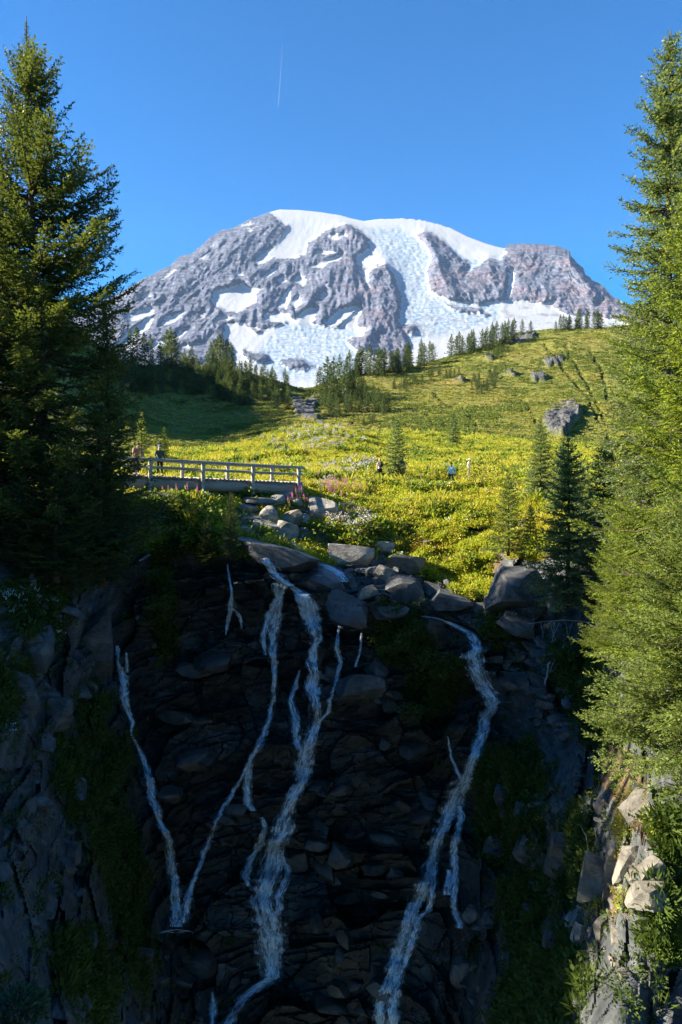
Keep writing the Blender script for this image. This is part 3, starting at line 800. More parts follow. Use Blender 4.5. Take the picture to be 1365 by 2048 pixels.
def conifer(H, prof, zc, nb, seed, tw=0.085, bl=0.085, bs=0.045, rise=(-18, 50), curl=0.25, droop=0.15, flat=0.7, r0=None, lean=(0, 0),
            extra=(), wide=0.33, tmax=0.38, jit=0.3, whorl=0, fill=1.0, bw=0.30):
    """(trunk V,Q,T), (crown V, faces, material index, tint) of a needle tree standing at the origin.
    prof(t, az) -> branch reach at height share t (0 foot of the crown, 1 tip)."""
    g = np.random.default_rng(seed)
    r0 = r0 or H * 0.0115
    kz = np.linspace(0, 1, 12)
    axis = np.stack([lean[0] * kz ** 1.5 + 0.02 * H * 0.3 * np.sin(kz * 5 + seed), lean[1] * kz ** 1.5 + 0.0 * kz, kz * H], -1)
    axis[0, :2] = 0
    rad = r0 * (1 - kz) ** 0.85 + 0.012
    rad[0] *= 1.35
    trunk = tube(axis, rad, 9)
    ax = lambda z: np.stack([np.interp(z, axis[:, 2], axis[:, 0]), np.interp(z, axis[:, 2], axis[:, 1]), z], -1)
    # branches: height share, azimuth, reach
    t = np.sort((np.arange(nb) + g.random(nb)) / nb)
    if whorl:
        t = np.clip((np.floor(t * whorl) + 0.5 + g.normal(0, 0.075, nb)) / whorl, 0, 0.995)
    t = 1 - (1 - t) ** 1.12
    az = np.arange(nb) * 2.39996 + g.normal(0, 0.5, nb)
    L = prof(t, az) * (1 + jit * g.normal(0, 1, nb)).clip(0.35, 1.5)
    L = np.maximum(L, 0.12)
    sl = np.radians(rise[0] + (rise[1] - rise[0]) * t ** 1.6 + g.normal(0, 7, nb))
    cu = curl * (0.6 + 0.8 * g.random(nb))
    for (tt, aa, ll, ss, cc) in extra:
        t = np.append(t, tt); az = np.append(az, aa); L = np.append(L, ll); sl = np.append(sl, math.radians(ss)); cu = np.append(cu, cc)
    nb = len(t)
    zb = zc + (H - zc) * t * 0.985
    base = ax(zb)
    hd = np.stack([np.cos(az), np.sin(az), az * 0], -1)
    bend = g.normal(0, 0.12, nb)
    side0 = np.stack([-np.sin(az), np.cos(az), az * 0], -1)
    def on(i, s):
        l = L[i] * s
        return base[i] + hd[i] * (l * np.cos(sl[i]))[:, None] + side0[i] * (bend[i] * l * s)[:, None] + np.stack([l * 0, l * 0, l * np.sin(sl[i]) + cu[i] * L[i] * (s ** 2.2) - droop * L[i] * np.sin(s * math.pi) * 0.5], -1)
    # wood of the branches: three-sided, five sections
    ks = np.array([0, 0.25, 0.5, 0.75, 1.0])
    ii = np.repeat(np.arange(nb), 5); ss = np.tile(ks, nb)
    c = on(ii, ss).reshape(nb, 5, 3)
    br = (0.010 + 0.011 * L)[:, None] * (1 - 0.85 * ks)[None, :] * (H / 16.0) ** 0.3
    up = np.array([0, 0, 1.0])
    an = np.arange(3) * 2.094
    off = np.cos(an)[None, None, :, None] * side0[:, None, None, :] + np.sin(an)[None, None, :, None] * up
    W = (c[:, :, None, :] + br[:, :, None, None] * off).reshape(-1, 3)
    b0 = (np.arange(nb) * 15)[:, None, None] + (np.arange(4) * 3)[None, :, None]
    j = np.arange(3)[None, None, :]; j2 = (j + 1) % 3
    WQ = np.stack([b0 + j, b0 + j2, b0 + 3 + j2, b0 + 3 + j], -1).reshape(-1, 4)
    # twigs, alternate on both sides of each branch
    nt = np.maximum(3, (L / tw * fill).astype(int))
    ib = np.repeat(np.arange(nb), nt)
    kk = np.arange(len(ib)) - np.repeat(np.cumsum(nt) - nt, nt)
    n_t = len(ib)
    s = (kk + g.random(n_t) * 0.8) / nt[ib]
    s = 0.10 + 0.90 * np.clip(s, 0, 1) ** 0.85
    lastk = kk == nt[ib] - 1
    p0 = on(ib, s)
    tang = unit(on(ib, np.minimum(s + 0.03, 1.03)) - on(ib, s - 0.03))
    sd_ = np.where(kk % 2 == 0, 1.0, -1.0)
    lat = unit(np.cross(tang, up)) * sd_[:, None]
    nrm = unit(np.cross(lat, tang)); nrm *= np.sign(nrm[:, 2:3] + 1e-6)
    roll = g.normal(0, 1 - flat, n_t)
    lat = unit(lat + nrm * roll[:, None])
    tl = np.clip(L[ib] * wide * (1.08 - s) ** 0.75, bl * 0.9 * np.clip(L / (0.22 * L.max()), 0.3, 1.0)[ib], tmax) * (0.65 + 0.6 * g.random(n_t))
    fwd = np.radians(52) + g.normal(0, 0.2, n_t)
    td = unit(tang * np.cos(fwd)[:, None] + lat * np.sin(fwd)[:, None] + up * (g.normal(-droop * 0.5, 0.14, n_t))[:, None])
    td[lastk] = tang[lastk]
    # needle blades along each twig
    nbld = np.maximum(2, (tl / bs).astype(int)) + 1
    it = np.repeat(np.arange(n_t), nbld)
    k = np.arange(len(it)) - np.repeat(np.cumsum(nbld) - nbld, nbld)
    m = len(it)
    q = (k + 0.6 * g.random(m)) / nbld[it]
    pos = p0[it] + td[it] * (tl[it] * q)[:, None] - up * (droop * 0.5 * tl[it] * q * q)[:, None]
    sgn = np.where(k % 2 == 0, 1.0, -1.0)
    perp = unit(np.cross(td[it], nrm[it])) * sgn[:, None]
    mx = g.normal(0, 0.55, m)
    fw = np.radians(40 + 16 * g.normal(0, 1, m))
    bd = unit(td[it] * np.cos(fw)[:, None] + (perp + nrm[it] * mx[:, None]) * np.sin(fw)[:, None])
    end = k == nbld[it] - 1
    bd[end] = td[it][end]
    bsc = np.clip(L / (0.22 * L.max()), 0.38, 1.0)[ib][it]
    ln = bl * bsc * (1.1 - 0.45 * q) * (0.7 + 0.6 * g.random(m))
    wv = unit(np.cross(bd, unit(nrm[it] + g.normal(0, 0.45, (m, 3))))) * (ln * bw)[:, None]
    mid = pos + bd * (ln * 0.45)[:, None]
    BV = np.stack([pos, mid + wv, pos + bd * ln[:, None], mid - wv], 1).reshape(-1, 3)
    BQ = np.arange(4 * m).reshape(m, 4)
    tb = g.normal(0, 0.17, nb)[ib][it]
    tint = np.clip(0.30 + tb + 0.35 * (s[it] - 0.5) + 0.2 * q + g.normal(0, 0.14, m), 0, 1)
    V = np.vstack([W, BV]); 
    fm = np.concatenate([np.ones(len(WQ), int), np.zeros(m, int)])
    tv = np.concatenate([np.zeros(len(W)), np.repeat(tint, 4)])
    return trunk, (V, np.vstack([WQ, BQ + len(W)]), fm, tv)

TRI = {}
def tree_meshes(name, leaf, *a, bark=None, **k):
    tr, (V, Fq, fm, tv) = conifer(*a, **k)
    tm = make_mesh('trunk', tr[0], [tr[1], tr[2]], [bark or M_BARK], True)
    cm = make_mesh('crown', V, Fq, [leaf, M_BARK], False, {'tint': tv}, fm)
    TRI[name] = len(Fq) * 2
    return tm, cm

def plant_tree(name, label, cat, meshes, loc, rz=0.0, sc=1.0, group=None):
    e = empty(name, loc, rz); e.scale = (sc, sc, sc)
    link('trunk', meshes[0], e); link('crown', meshes[1], e)
    return tag(e, label, cat, group)

def cone(R0, p=0.8, belly=0.0):
    return lambda t, az: R0 * ((1 - t) ** p) * (1 - belly * (1 - t) ** 6)

def prof_pts(left, right, H, zc):
    """crown reach from silhouettes: lists of (height share, reach) to the left (-x) and right (+x)"""
    l = np.array(left); r = np.array(right)
    def f(t, az):
        a = np.interp(t, l[:, 0], l[:, 1]); b = np.interp(t, r[:, 0], r[:, 1])
        w = 0.5 + 0.5 * np.cos(az)
        return a * (1 - w) + b * w
    return f

# ---- the tall hemlock on the left bank; its foot is about (120, 1130), tip (90, 32)
DL = 25.5
def foot(px, py, D):
    q = P(px, py, D); return q
q0 = P(88, 1150, DL); q1 = P(90, 32, DL)
HL = q1[2] - q0[2]
def share(py, zc): return ((P(0, py, DL)[2] - q0[2]) - zc) / (HL - zc)
zcl = 1.0
m_ = mpp(DL)
right = sorted([(share(y, zcl), (x - 90) * m_) for x, y in [(92,32),(108,80),(128,130),(160,180),(150,220),(140,280),(132,300),(190,345),(222,380),(215,440),(222,500),(240,560),(238,620),(240,700),(235,800),(255,900),(270,1000),(268,1080),(240,1130)]])
left = sorted([(share(y, zcl), (90 - x) * m_) for x, y in [(88,32),(75,90),(50,130),(30,220),(0,330),(-40,450),(-70,600),(-100,800),(-110,1000),(-90,1130)]])
ext = []
for (tx, ty, by) in [(245,342,395),(236,372,420),(232,412,450),(244,462,500),(236,402,440),(268,530,585),(262,556,600),(236,516,560),(205,322,365),(165,150,190),(168,182,215),(225,480,520),(240,545,590),(255,585,640),(190,310,350),(243,470,505),(272,545,600)]:
    L_ = (tx - 90) * m_ * 1.08
    ext.append((share(by, zcl), RNG.normal(0, 0.22), L_, -3, (by - ty) * m_ / L_ * 0.95 + 0.05))
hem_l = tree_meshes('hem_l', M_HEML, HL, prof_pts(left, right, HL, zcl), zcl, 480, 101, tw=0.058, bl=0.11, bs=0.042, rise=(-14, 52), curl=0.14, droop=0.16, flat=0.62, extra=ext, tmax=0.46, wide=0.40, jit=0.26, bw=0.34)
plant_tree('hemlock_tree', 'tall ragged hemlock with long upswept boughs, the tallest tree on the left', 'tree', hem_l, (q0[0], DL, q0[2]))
# second leader at the left edge
q2 = P(2, 1150, 26.6); H2 = P(2, 118, 26.6)[2] - q2[2]
hem_2 = tree_meshes('hem_2', M_HEML, H2, lambda t, az: 2.7 * (1 - t) ** 0.7 + 0.15, 1.0, 420, 103, tw=0.075, bl=0.135, bs=0.055, rise=(-14, 55), curl=0.2, droop=0.15, flat=0.62, tmax=0.5)
plant_tree('hemlock_tree', 'hemlock at the left edge of the photo, its narrow tip lower than its tall neighbour', 'tree', hem_2, (q2[0], 26.6, q2[2]))
# slim dark hemlock in front of the bridge's left end
q3 = P(222, 1135, 27.5); H3 = P(218, 596, 27.5)[2] - q3[2]
hem_3 = tree_meshes('hem_3', M_HEML, H3, lambda t, az: (1.75 * (1 - t) ** 0.62) * (1 - 0.25 * (t < 0.1)) + 0.08, 0.5, 300, 105, tw=0.07, bl=0.125, bs=0.05, rise=(-16, 40), curl=0.16, droop=0.16, flat=0.65, tmax=0.42)
plant_tree('hemlock_tree', 'slim dark hemlock in shade whose boughs hide the left end of the bridge', 'tree', hem_3, (q3[0], 27.5, q3[2]))
# low dark hemlock boughs at the foot of the left trees
q4 = P(150, 1190, 24.0); H4 = P(150, 800, 24.0)[2] - q4[2]
plant_tree('hemlock_tree', 'low dark hemlock with sweeping boughs under the tall left tree', 'tree', hem_3, (q4[0], 24.0, q4[2]), 2.1, H4 / H3)
q5 = P(60, 1170, 23.5); H5 = P(60, 860, 23.5)[2] - q5[2]
plant_tree('hemlock_tree', 'short dark hemlock low at the left edge above the silver stump', 'tree', hem_3, (q5[0], 23.5, q5[2]), 4.0, H5 / H3)
q6 = P(205, 1175, 25.5); H6 = P(205, 820, 25.5)[2] - q6[2]
plant_tree('hemlock_tree', 'dark bushy hemlock overhanging the gully of the left waterfall', 'tree', hem_3, (q6[0], 25.5, q6[2]), 5.0, H6 / H3).scale = (H6 / H3 * 1.45, H6 / H3 * 1.45, H6 / H3)
q7 = P(115, 1165, 23.2); H7 = P(115, 900, 23.2)[2] - q7[2]
plant_tree('hemlock_tree', 'lowest dark hemlock in front of the tall left tree trunk', 'tree', hem_3, (q7[0], 23.2, q7[2]), 0.9, H7 / H3).scale = (H7 / H3 * 1.7, H7 / H3 * 1.7, H7 / H3)
# the left bank wood goes on unseen, its trees placed to shade the gorge
for k, (x, y, h, rz) in enumerate([(-17.5, 24.5, 15, 0.7), (-19.5, 28.5, 16, 2.0), (-15.5, 30.0, 12, 3.3), (-23.5, 27, 17, 4.1), (-16.2, 21.5, 10, 5.2), (-26, 32, 15, 2.7), (-16.8, 27.0, 12.5, 0.2), (-17.2, 30.0, 12, 1.9), (-17.6, 22.8, 12, 3.0), (-18.5, 32.0, 10.5, 4.4), (-18.4, 25.8, 13, 5.5), (-19.2, 21.0, 12, 2.2), (-14.2, 15.2, -3.0, 0.4), (-15.0, 17.0, -3.4, 1.4), (-14.0, 18.6, -4.0, 2.4), (-15.4, 20.0, -4.6, 3.4), (-16.8, 16.0, -3.8, 4.4), (-16.6, 18.2, -4.4, 5.4)]):
    zg = drop(x, y)
    zg = -5 if zg is None else zg
    h = h if h > 0 else max(2.5, -h - zg)  # negative heights: low trees added as shade casters, topped at a set level
    e = plant_tree('hemlock_tree', 'unseen dark hemlock of the left bank wood, placed out of frame for shade', 'tree', hem_2 if k % 2 else hem_3, (x, y, zg - 0.3), rz, h / (H2 if k % 2 else H3), 'unseen shading hemlocks of the left bank wood')

# the wood goes on up the valley side, trees added there for streaked shade
for k in range(13):
    x = RNG.uniform(-120, -104); y = 126 + k * 4.2 + RNG.normal(0, .8); zg = drop(x, y)
    FAR_LEFT.append((x, y, zg, RNG.uniform(8, 15)))
for k in range(22):
    x = RNG.uniform(-150, -62); y = RNG.uniform(128, 215); zg = drop(x, y)
    if zg is None: continue
    FAR_LEFT.append((x, y, zg, RNG.uniform(9, 16)))
# ---- right side
def at_px(px, ytop, ybase, D):
    b = P(px, ybase, D); return b, P(px, ytop, D)[2] - b[2]
def fir_prof(R0):
    return lambda t, az: R0 * ((1 - t) ** 0.72) * (1 - 0.22 * (1 - t) ** 8) + 0.05
b, Hf = at_px(1318, 60, 1120, 22.0)
fir_a = tree_meshes('fir_a', M_FIR, Hf, lambda t, az: 2.1 * (1 - t) ** 0.48 * (1 - 0.1 * (t < .15)) + 0.05, 1.0, 560, 201, tw=0.055, bl=0.095, bs=0.045, rise=(-22, 35), curl=0.10, droop=0.10, flat=0.45, tmax=0.36, wide=0.42, whorl=25, jit=0.2)
plant_tree('fir_tree', 'tall blue-green fir with a spire tip against the sky on the right', 'tree', fir_a, tuple(b))
b, Hh = at_px(1368, 28, 1120, 25.5)
plant_tree('fir_tree', 'fir cut by the right edge of the photo, its tip highest of all', 'tree', fir_a, tuple(b), 2.6, Hh / Hf)
b, Hh = at_px(1400, 215, 1330, 17.0)
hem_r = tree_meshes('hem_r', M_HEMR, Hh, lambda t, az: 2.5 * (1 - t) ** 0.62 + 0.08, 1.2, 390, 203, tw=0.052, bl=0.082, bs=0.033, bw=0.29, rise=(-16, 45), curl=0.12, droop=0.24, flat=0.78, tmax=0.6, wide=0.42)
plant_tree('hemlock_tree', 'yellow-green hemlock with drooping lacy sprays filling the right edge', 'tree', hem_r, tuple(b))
b, Hh = at_px(1395, 1000, 1540, 12.2)
fir_b = tree_meshes('fir_b', M_YOUNG, Hh, lambda t, az: 1.75 * (1 - t) ** 0.45 + 0.06, 0.25, 470, 205, tw=0.042, bl=0.066, bs=0.024, bw=0.27, rise=(-14, 40), curl=0.14, droop=0.06, flat=0.5, tmax=0.30, wide=0.36, whorl=22, jit=0.16)
plant_tree('fir_tree', 'bright sunlit young fir low on the right above the pale rocks', 'tree', fir_b, tuple(b))
b, Hh = at_px(1235, 1015, 1330, 20.5)
plant_tree('hemlock_tree', 'half shaded hemlock with lit bough tips between the big fir and the falls slope', 'tree', hem_r, tuple(b), 1.1, Hh / (P(0, 215, 17)[2] - P(0, 1330, 17)[2]) * 1.1).scale = (.42, .42, .40)
b, Hd = at_px(1133, 872, 1215, 27.5)
fir_c = tree_meshes('fir_c', M_FIR, Hd, lambda t, az: 1.5 * (1 - t) ** 0.7 + 0.05, 0.4, 330, 207, tw=0.065, bl=0.12, bs=0.05, rise=(-16, 40), curl=0.12, droop=0.05, flat=0.55, tmax=0.34, whorl=20, jit=0.18)
plant_tree('fir_tree', 'dark full fir in shadow standing right beside the big square boulder', 'tree', fir_c, tuple(b))
for (px, yt, yb, D, rz, lab) in [(1080, 835, 1000, 41, 0.5, 'bushy blue-green fir at the meadow edge, tallest of the trio above the boulder'), (1122, 882, 1030, 37, 1.7, 'fir just right of and below the tallest of the trio at the meadow edge'),
        (1206, 870, 1130, 26, 2.5, 'pale sunlit fir standing in front of the tall right fir'), (1162, 930, 1130, 30, 3.9, 'small fir tucked between the dark full fir and the pale one')]:
    b, h_ = at_px(px, yt, yb, D)
    plant_tree('fir_tree', lab, 'tree', fir_c, tuple(b), rz, h_ / Hd)
for (px, yt, yb, D, rz, w, lab) in [(1335, 960, 1440, 18.5, 1.0, 1.0, 'bushy fir behind the bright young fir at the right edge'), (1290, 900, 1300, 21.0, 4.4, 1.0, 'blue-green fir at the foot of the tall right fir'), (1390, 1180, 1620, 15.0, 2.2, 1.0, 'fir at the right edge just behind the bright young fir')]:
    b, h_ = at_px(px, yt, yb, D)
    plant_tree('fir_tree', lab, 'tree', fir_c, tuple(b), rz, h_ / Hd)
b, Hy = at_px(1017, 945, 1112, 34.0)
yng = tree_meshes('young', M_YOUNG, Hy, lambda t, az: 0.98 * (1 - t) ** 0.75 + 0.05, 0.25, 210, 209, tw=0.07, bl=0.13, bs=0.06, rise=(-10, 42), curl=0.12, droop=0.03, flat=0.55, tmax=0.3, whorl=15, jit=0.16)
plant_tree('young_fir', 'slender young fir with see-through boughs standing on the sunny bank above the square boulder', 'tree', yng, tuple(b))
b, h_ = at_px(1060, 1010, 1115, 34.5)
plant_tree('young_fir', 'small yellow-green fir beside the slender young fir', 'tree', yng, tuple(b), 2.0, h_ / Hy)
b, h_ = at_px(792, 838, 962, 51)
mid_f = tree_meshes('mid', M_FIR, h_, lambda t, az: 1.05 * (1 - t) ** 0.85 * (1 - 0.5 * (t < 0.06)) + 0.06, 0.55, 190, 211, tw=0.09, bl=0.17, bs=0.08, rise=(-14, 40), curl=0.12, droop=0.05, flat=0.5, tmax=0.4, whorl=15, jit=0.14)
plant_tree('fir_tree', 'single fir standing beside the path in the middle of the meadow', 'tree', mid_f, tuple(b))
hm_ = h_
b, h_ = at_px(907, 824, 892, 90)
plant_tree('fir_tree', 'single fir alone at the far edge of the meadow', 'tree', mid_f, tuple(b), 1.3, h_ / hm_)
for (px, yt, yb, D, lab) in [(284, 822, 912, 60, 'thin pale young fir behind the bridge, tallest of three'), (330, 853, 922, 60, 'thin pale young fir behind the woman on the bridge'), (256, 846, 922, 58, 'thin pale young fir furthest left behind the bridge')]:
    b, h_ = at_px(px, yt, yb, D)
    e = plant_tree('young_fir', lab, 'tree', yng, tuple(b), px * 0.1, h_ / Hy); e.scale = (0.72 * h_ / Hy, 0.72 * h_ / Hy, h_ / Hy)
b, h_ = at_px(462, 984, 1120, 31.5)
plant_tree('young_hemlock', 'dark little hemlock with a bent tip standing at the lip of the falls', 'tree', hem_3, tuple(b), 0.6, h_ / H3)
for (px, yt, yb, D, lab, w) in [(352, 978, 1062, 33.8, 'sunlit bushy young fir below the bridge among pink flowers', 1.5), (392, 1000, 1066, 33.6, 'sunlit low young fir right of the bushy one below the bridge', 1.7), (415, 1035, 1130, 32.4, 'dark spreading young hemlock on the shaded rim left of the falls', 1.6), (350, 1045, 1110, 32.8, 'dark low young hemlock at the top of the left gully', 1.5)]:
    b, h_ = at_px(px, yt, yb, D)
    e = plant_tree('young_fir' if 'fir' in lab else 'young_hemlock', lab, 'tree', yng if 'fir' in lab else hem_3, tuple(b), px * 0.3, h_ / (Hy if 'fir' in lab else H3))
    s_ = e.scale[0]; e.scale = (s_ * w, s_ * w, s_)

# ---- the woods on the far slopes: every tree its own object, four shared shapes
def far_mesh(seed, H, R0, p, zc, nb):
    tr, (V, Fq, fm, tv) = conifer(H, lambda t, az: R0 * (1 - t) ** p + 0.02, zc, nb, seed, tw=0.40, bl=0.55, bs=0.26, bw=0.28, rise=(-18, 40), curl=0.08, droop=0.12, flat=0.4, tmax=0.9, wide=0.42, jit=0.2)
    n0 = len(V)
    V = np.vstack([V, tr[0]]); tv = np.concatenate([tv, np.zeros(len(tr[0]))])
    return make_mesh('conifer', V, [np.vstack([Fq, tr[1] + n0]), tr[2] + n0], [M_FAR, M_BARK], False, {'tint': tv}, np.concatenate([fm, np.ones(len(tr[1]) + len(tr[2]), int)]))
FARM = [far_mesh(301, 10, 2.5, 0.92, 0.2, 115), far_mesh(302, 10, 2.0, 0.85, 0.2, 110), far_mesh(303, 10, 2.9, 0.95, 0.1, 120), far_mesh(304, 10, 1.7, 0.8, 0.5, 100)]
N_FAR = [0]
def far_tree(px, py, hpx, label, group, kind=None, name='conifer_tree'):
    q, n = hit(px, py, (B_HILL, B_MEADOW))
    if q is None: return
    h = hpx * q[1] / F_PX * (1.2 if px < 600 else 1.1)
    k = kind if kind is not None else int(RNG.choice([0, 0, 1, 1, 2, 3]))
    o = link(name, FARM[k], None, tuple(q - np.array([0, 0, 0.25])))
    s = h / 10.0
    o.scale = (s * RNG.uniform(0.85, 1.25), s * RNG.uniform(0.85, 1.25), s)
    o.rotation_euler = (0, 0, RNG.uniform(0, 6.28))
    tag(o, label, 'tree', group); N_FAR[0] += 1
def fill_poly(poly, n, hr, label, group, mind=3.0, name='conifer_tree', kinds=None):
    xs = [p[0] for p in poly]; ys = [p[1] for p in poly]
    got = []; tries = 0
    while len(got) < n and tries < n * 60:
        tries += 1
        x = RNG.uniform(min(xs), max(xs)); y = RNG.uniform(min(ys), max(ys))
        if not bool(inpoly(np.array(x), np.array(y), poly)): continue
        if any((x - a) ** 2 + ((y - c) * 1.6) ** 2 < mind ** 2 for a, c in got): continue
        got.append((x, y))
    for x, y in sorted(got, key=lambda q: q[1]):
        far_tree(x, y, RNG.uniform(*hr), label, group, None if kinds is None else int(RNG.choice(kinds)), name)
def along(pts, n, hr, label, group, jy=3, kinds=None, jx=4):
    pts = np.array(pts, float)
    d = np.concatenate([[0], np.cumsum(np.hypot(*np.diff(pts, axis=0).T))])
    for k in range(n):
        s = (k + RNG.uniform(0.1, 0.9)) / n * d[-1]
        x = np.interp(s, d, pts[:, 0]) + RNG.normal(0, jx); y = np.interp(s, d, pts[:, 1]) + abs(RNG.normal(0, jy)) + 1
        far_tree(x, y, RNG.uniform(*hr), label, group, None if kinds is None else int(RNG.choice(kinds)))
GL = 'conifers of the wood on the left valley slope'
fill_poly([(240,745),(330,748),(400,748),(452,752),(505,768),(560,782),(590,805),(575,826),(500,815),(440,800),(380,792),(300,790),(240,800)], 112, (28, 46), 'conifer in the dense wood on the left valley slope', GL, 4.5)
for (x, y, h) in [(262,735,62),(275,740,72),(290,745,66),(303,742,60),(335,735,64),(343,738,70),(352,737,62),(322,742,48),(370,745,40),(385,745,46)]:
    far_tree(x, y, h, 'tall dark conifer of the group rising left of centre on the left ridge', 'tall conifers at the left end of the left ridge', int(RNG.choice([0, 1, 3])))
for (x, y, h) in [(423,733,42),(432,735,48),(440,738,58),(447,737,50),(455,740,52),(463,738,44),(471,740,48),(478,742,40),(428,742,36),(450,748,40)]:
    far_tree(x, y, h, 'conifer of the dark clump standing highest in the middle of the left ridge', 'clump in the middle of the left ridge', int(RNG.choice([0, 1, 3])))
along([(485,748),(520,758),(550,770),(580,790)], 12, (22, 38), 'small conifer near the right end of the left ridge skyline', 'conifers at the right end of the left ridge')
fill_poly([(632,812),(650,786),(700,778),(770,800),(790,830),(760,838),(700,832),(645,836)], 44, (28, 46), 'conifer in the thick dark clump beside the gully in the middle of the view', 'clump beside the gully', 5)
for (x, y, h) in [(655,800,80),(668,795,74),(680,798,82),(640,800,62),(694,790,70),(706,800,60),(662,810,70),(686,806,62)]:
    far_tree(x, y, h, 'tall conifer at the core of the thick clump beside the gully', 'tall conifers of the clump beside the gully', int(RNG.choice([0, 1, 2])))
along([(700,752),(760,748),(800,742),(850,735)], 10, (24, 38), 'conifer standing just below the lower skyline row of the right hillside', 'conifers just below the lower skyline row', 3)
along([(700,750),(740,746),(800,738),(840,728),(870,722)], 28, (34, 54), 'conifer in the row on the lower skyline of the right hillside', 'row on the lower right hillside skyline', 2.5)
along([(905,712),(950,700),(1000,686),(1030,674)], 22, (30, 50), 'conifer in the row climbing the upper skyline of the right hillside', 'row on the upper right hillside skyline', 2.5)
for (x, y, h) in [(1050,664,34),(1058,662,36),(1045,668,28),(1062,666,24)]:
    far_tree(x, y, h, 'rounded conifer of the isolated group on the bare crest of the right hillside', 'isolated group on the crest', 2)
along([(1112,660),(1140,658),(1170,656),(1205,655)], 16, (22, 36), 'conifer in the far row at the top right of the hillside crest', 'row at the top right of the crest', 1.5)
fill_poly([(935,770),(960,755),(995,752),(1005,768),(985,785),(945,795)], 24, (14, 22), 'small shrubby conifer in the thicket on the right hillside', 'thicket on the right hillside', 4, 'conifer_shrub', (2,))
fill_poly([(780,775),(850,752),(920,742),(925,752),(860,765),(800,790)], 26, (13, 20), 'small conifer scattered under the skyline row of the right hillside', 'young conifers under the skyline row', 4, 'conifer_shrub', (2, 0))
fill_poly([(975,708),(1020,700),(1030,712),(990,720)], 9, (12, 18), 'shrubby conifer in the dark patch high on the right hillside', 'shrubs high on the right hillside', 3, 'conifer_shrub', (2,))
fill_poly([(700,838),(790,842),(800,852),(740,856),(690,848)], 12, (12, 24), 'little conifer at the sunny lower edge of the central clump', 'little conifers below the central clump', 4, 'conifer_shrub', (2, 0))
for (x, y, zg, h) in FAR_LEFT:
    o = link('conifer_tree', FARM[int(RNG.integers(4))], None, (x, y, zg - .3)); o.scale = (h / 10,) * 3; o.rotation_euler = (0, 0, RNG.uniform(0, 6.28))
    tag(o, 'conifer added high on the left valley side to cast streaked shade', 'tree', 'conifers added high on the left valley side for shade')
print('far trees', N_FAR[0], 'tree tris', TRI)
# ================================================================== ROCKS
def rock_mesh(seed, mat, sub=2, cuts=9, dims=(1, 1, 1), rough=0.05):
    """an angular stone about one unit across: a ball cut by planes"""
    g = np.random.default_rng(seed)
    bm = bmesh.new()
    bmesh.ops.create_icosphere(bm, subdivisions=sub, radius=0.72)
    V = np.array([v.co[:] for v in bm.verts])
    for k in range(cuts):
        n = unit(g.normal(0, 1, 3)); d = g.uniform(0.30, 0.52)
        if k < 4:
            n = unit(np.array([(1, .15, .1), (-1, .1, .2), (.1, -1, .25), (.05, .1, 1)][k]) + g.normal(0, 0.22, 3)); d = g.uniform(0.40, 0.48)
        e = V @ n - d
        V = V - n * np.maximum(e, 0)[:, None]
    V = V + unit(V) * (fbm(V * 3.0 + seed, 3, seed)[:, None] * rough)
    V *= np.array(dims)
    for v, c in zip(bm.verts, V): v.co = c
    me = bpy.data.meshes.new('stone'); bm.to_mesh(me); bm.free()
    me.materials.append(mat)
    me.polygons.foreach_set('use_smooth', [True] * len(me.polygons))
    me.set_sharp_from_angle(angle=R(22))
    return me

M_ROCKX = None
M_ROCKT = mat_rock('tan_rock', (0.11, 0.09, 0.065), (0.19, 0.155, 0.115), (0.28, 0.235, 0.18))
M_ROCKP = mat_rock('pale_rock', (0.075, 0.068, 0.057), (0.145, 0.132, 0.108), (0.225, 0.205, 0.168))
MATS = {'dry': M_ROCK, 'shade': M_ROCKS, 'wet': M_ROCKW, 'gloss': M_ROCKG, 'tan': M_ROCKT, 'pale': M_ROCKP}  # the dry and shade keys give sunlit and shaded tones of one rock
def boulder(px, py, w, h, mat, label, tilt=0.0, deep=0.85, seed=None, sink=0.15, cuts=10, name='boulder', push=0.0, parent=None, sub=3, rz=None):
    """stone whose picture is about w x h pixels round (px, py)"""
    q, n = hit(px, py + h * 0.32)
    D = q[1] - push
    m = mpp(D)
    c = P(px, py, D)
    W, H = w * m, h * m
    dep = deep * W
    me = rock_mesh(seed if seed is not None else int(px * 7 + py), MATS[mat], sub, cuts, (W * 1.08, dep, H * 1.12), 0.045)
    o = link(name, me, parent, (c[0], D + dep * 0.12, c[2] - H * sink * 0.4))
    o.rotation_euler = (0, tilt, RNG.uniform(-0.25, 0.25) if rz is None else rz)
    if parent is None: tag(o, label, 'boulder' if name == 'boulder' else 'rock')
    return o
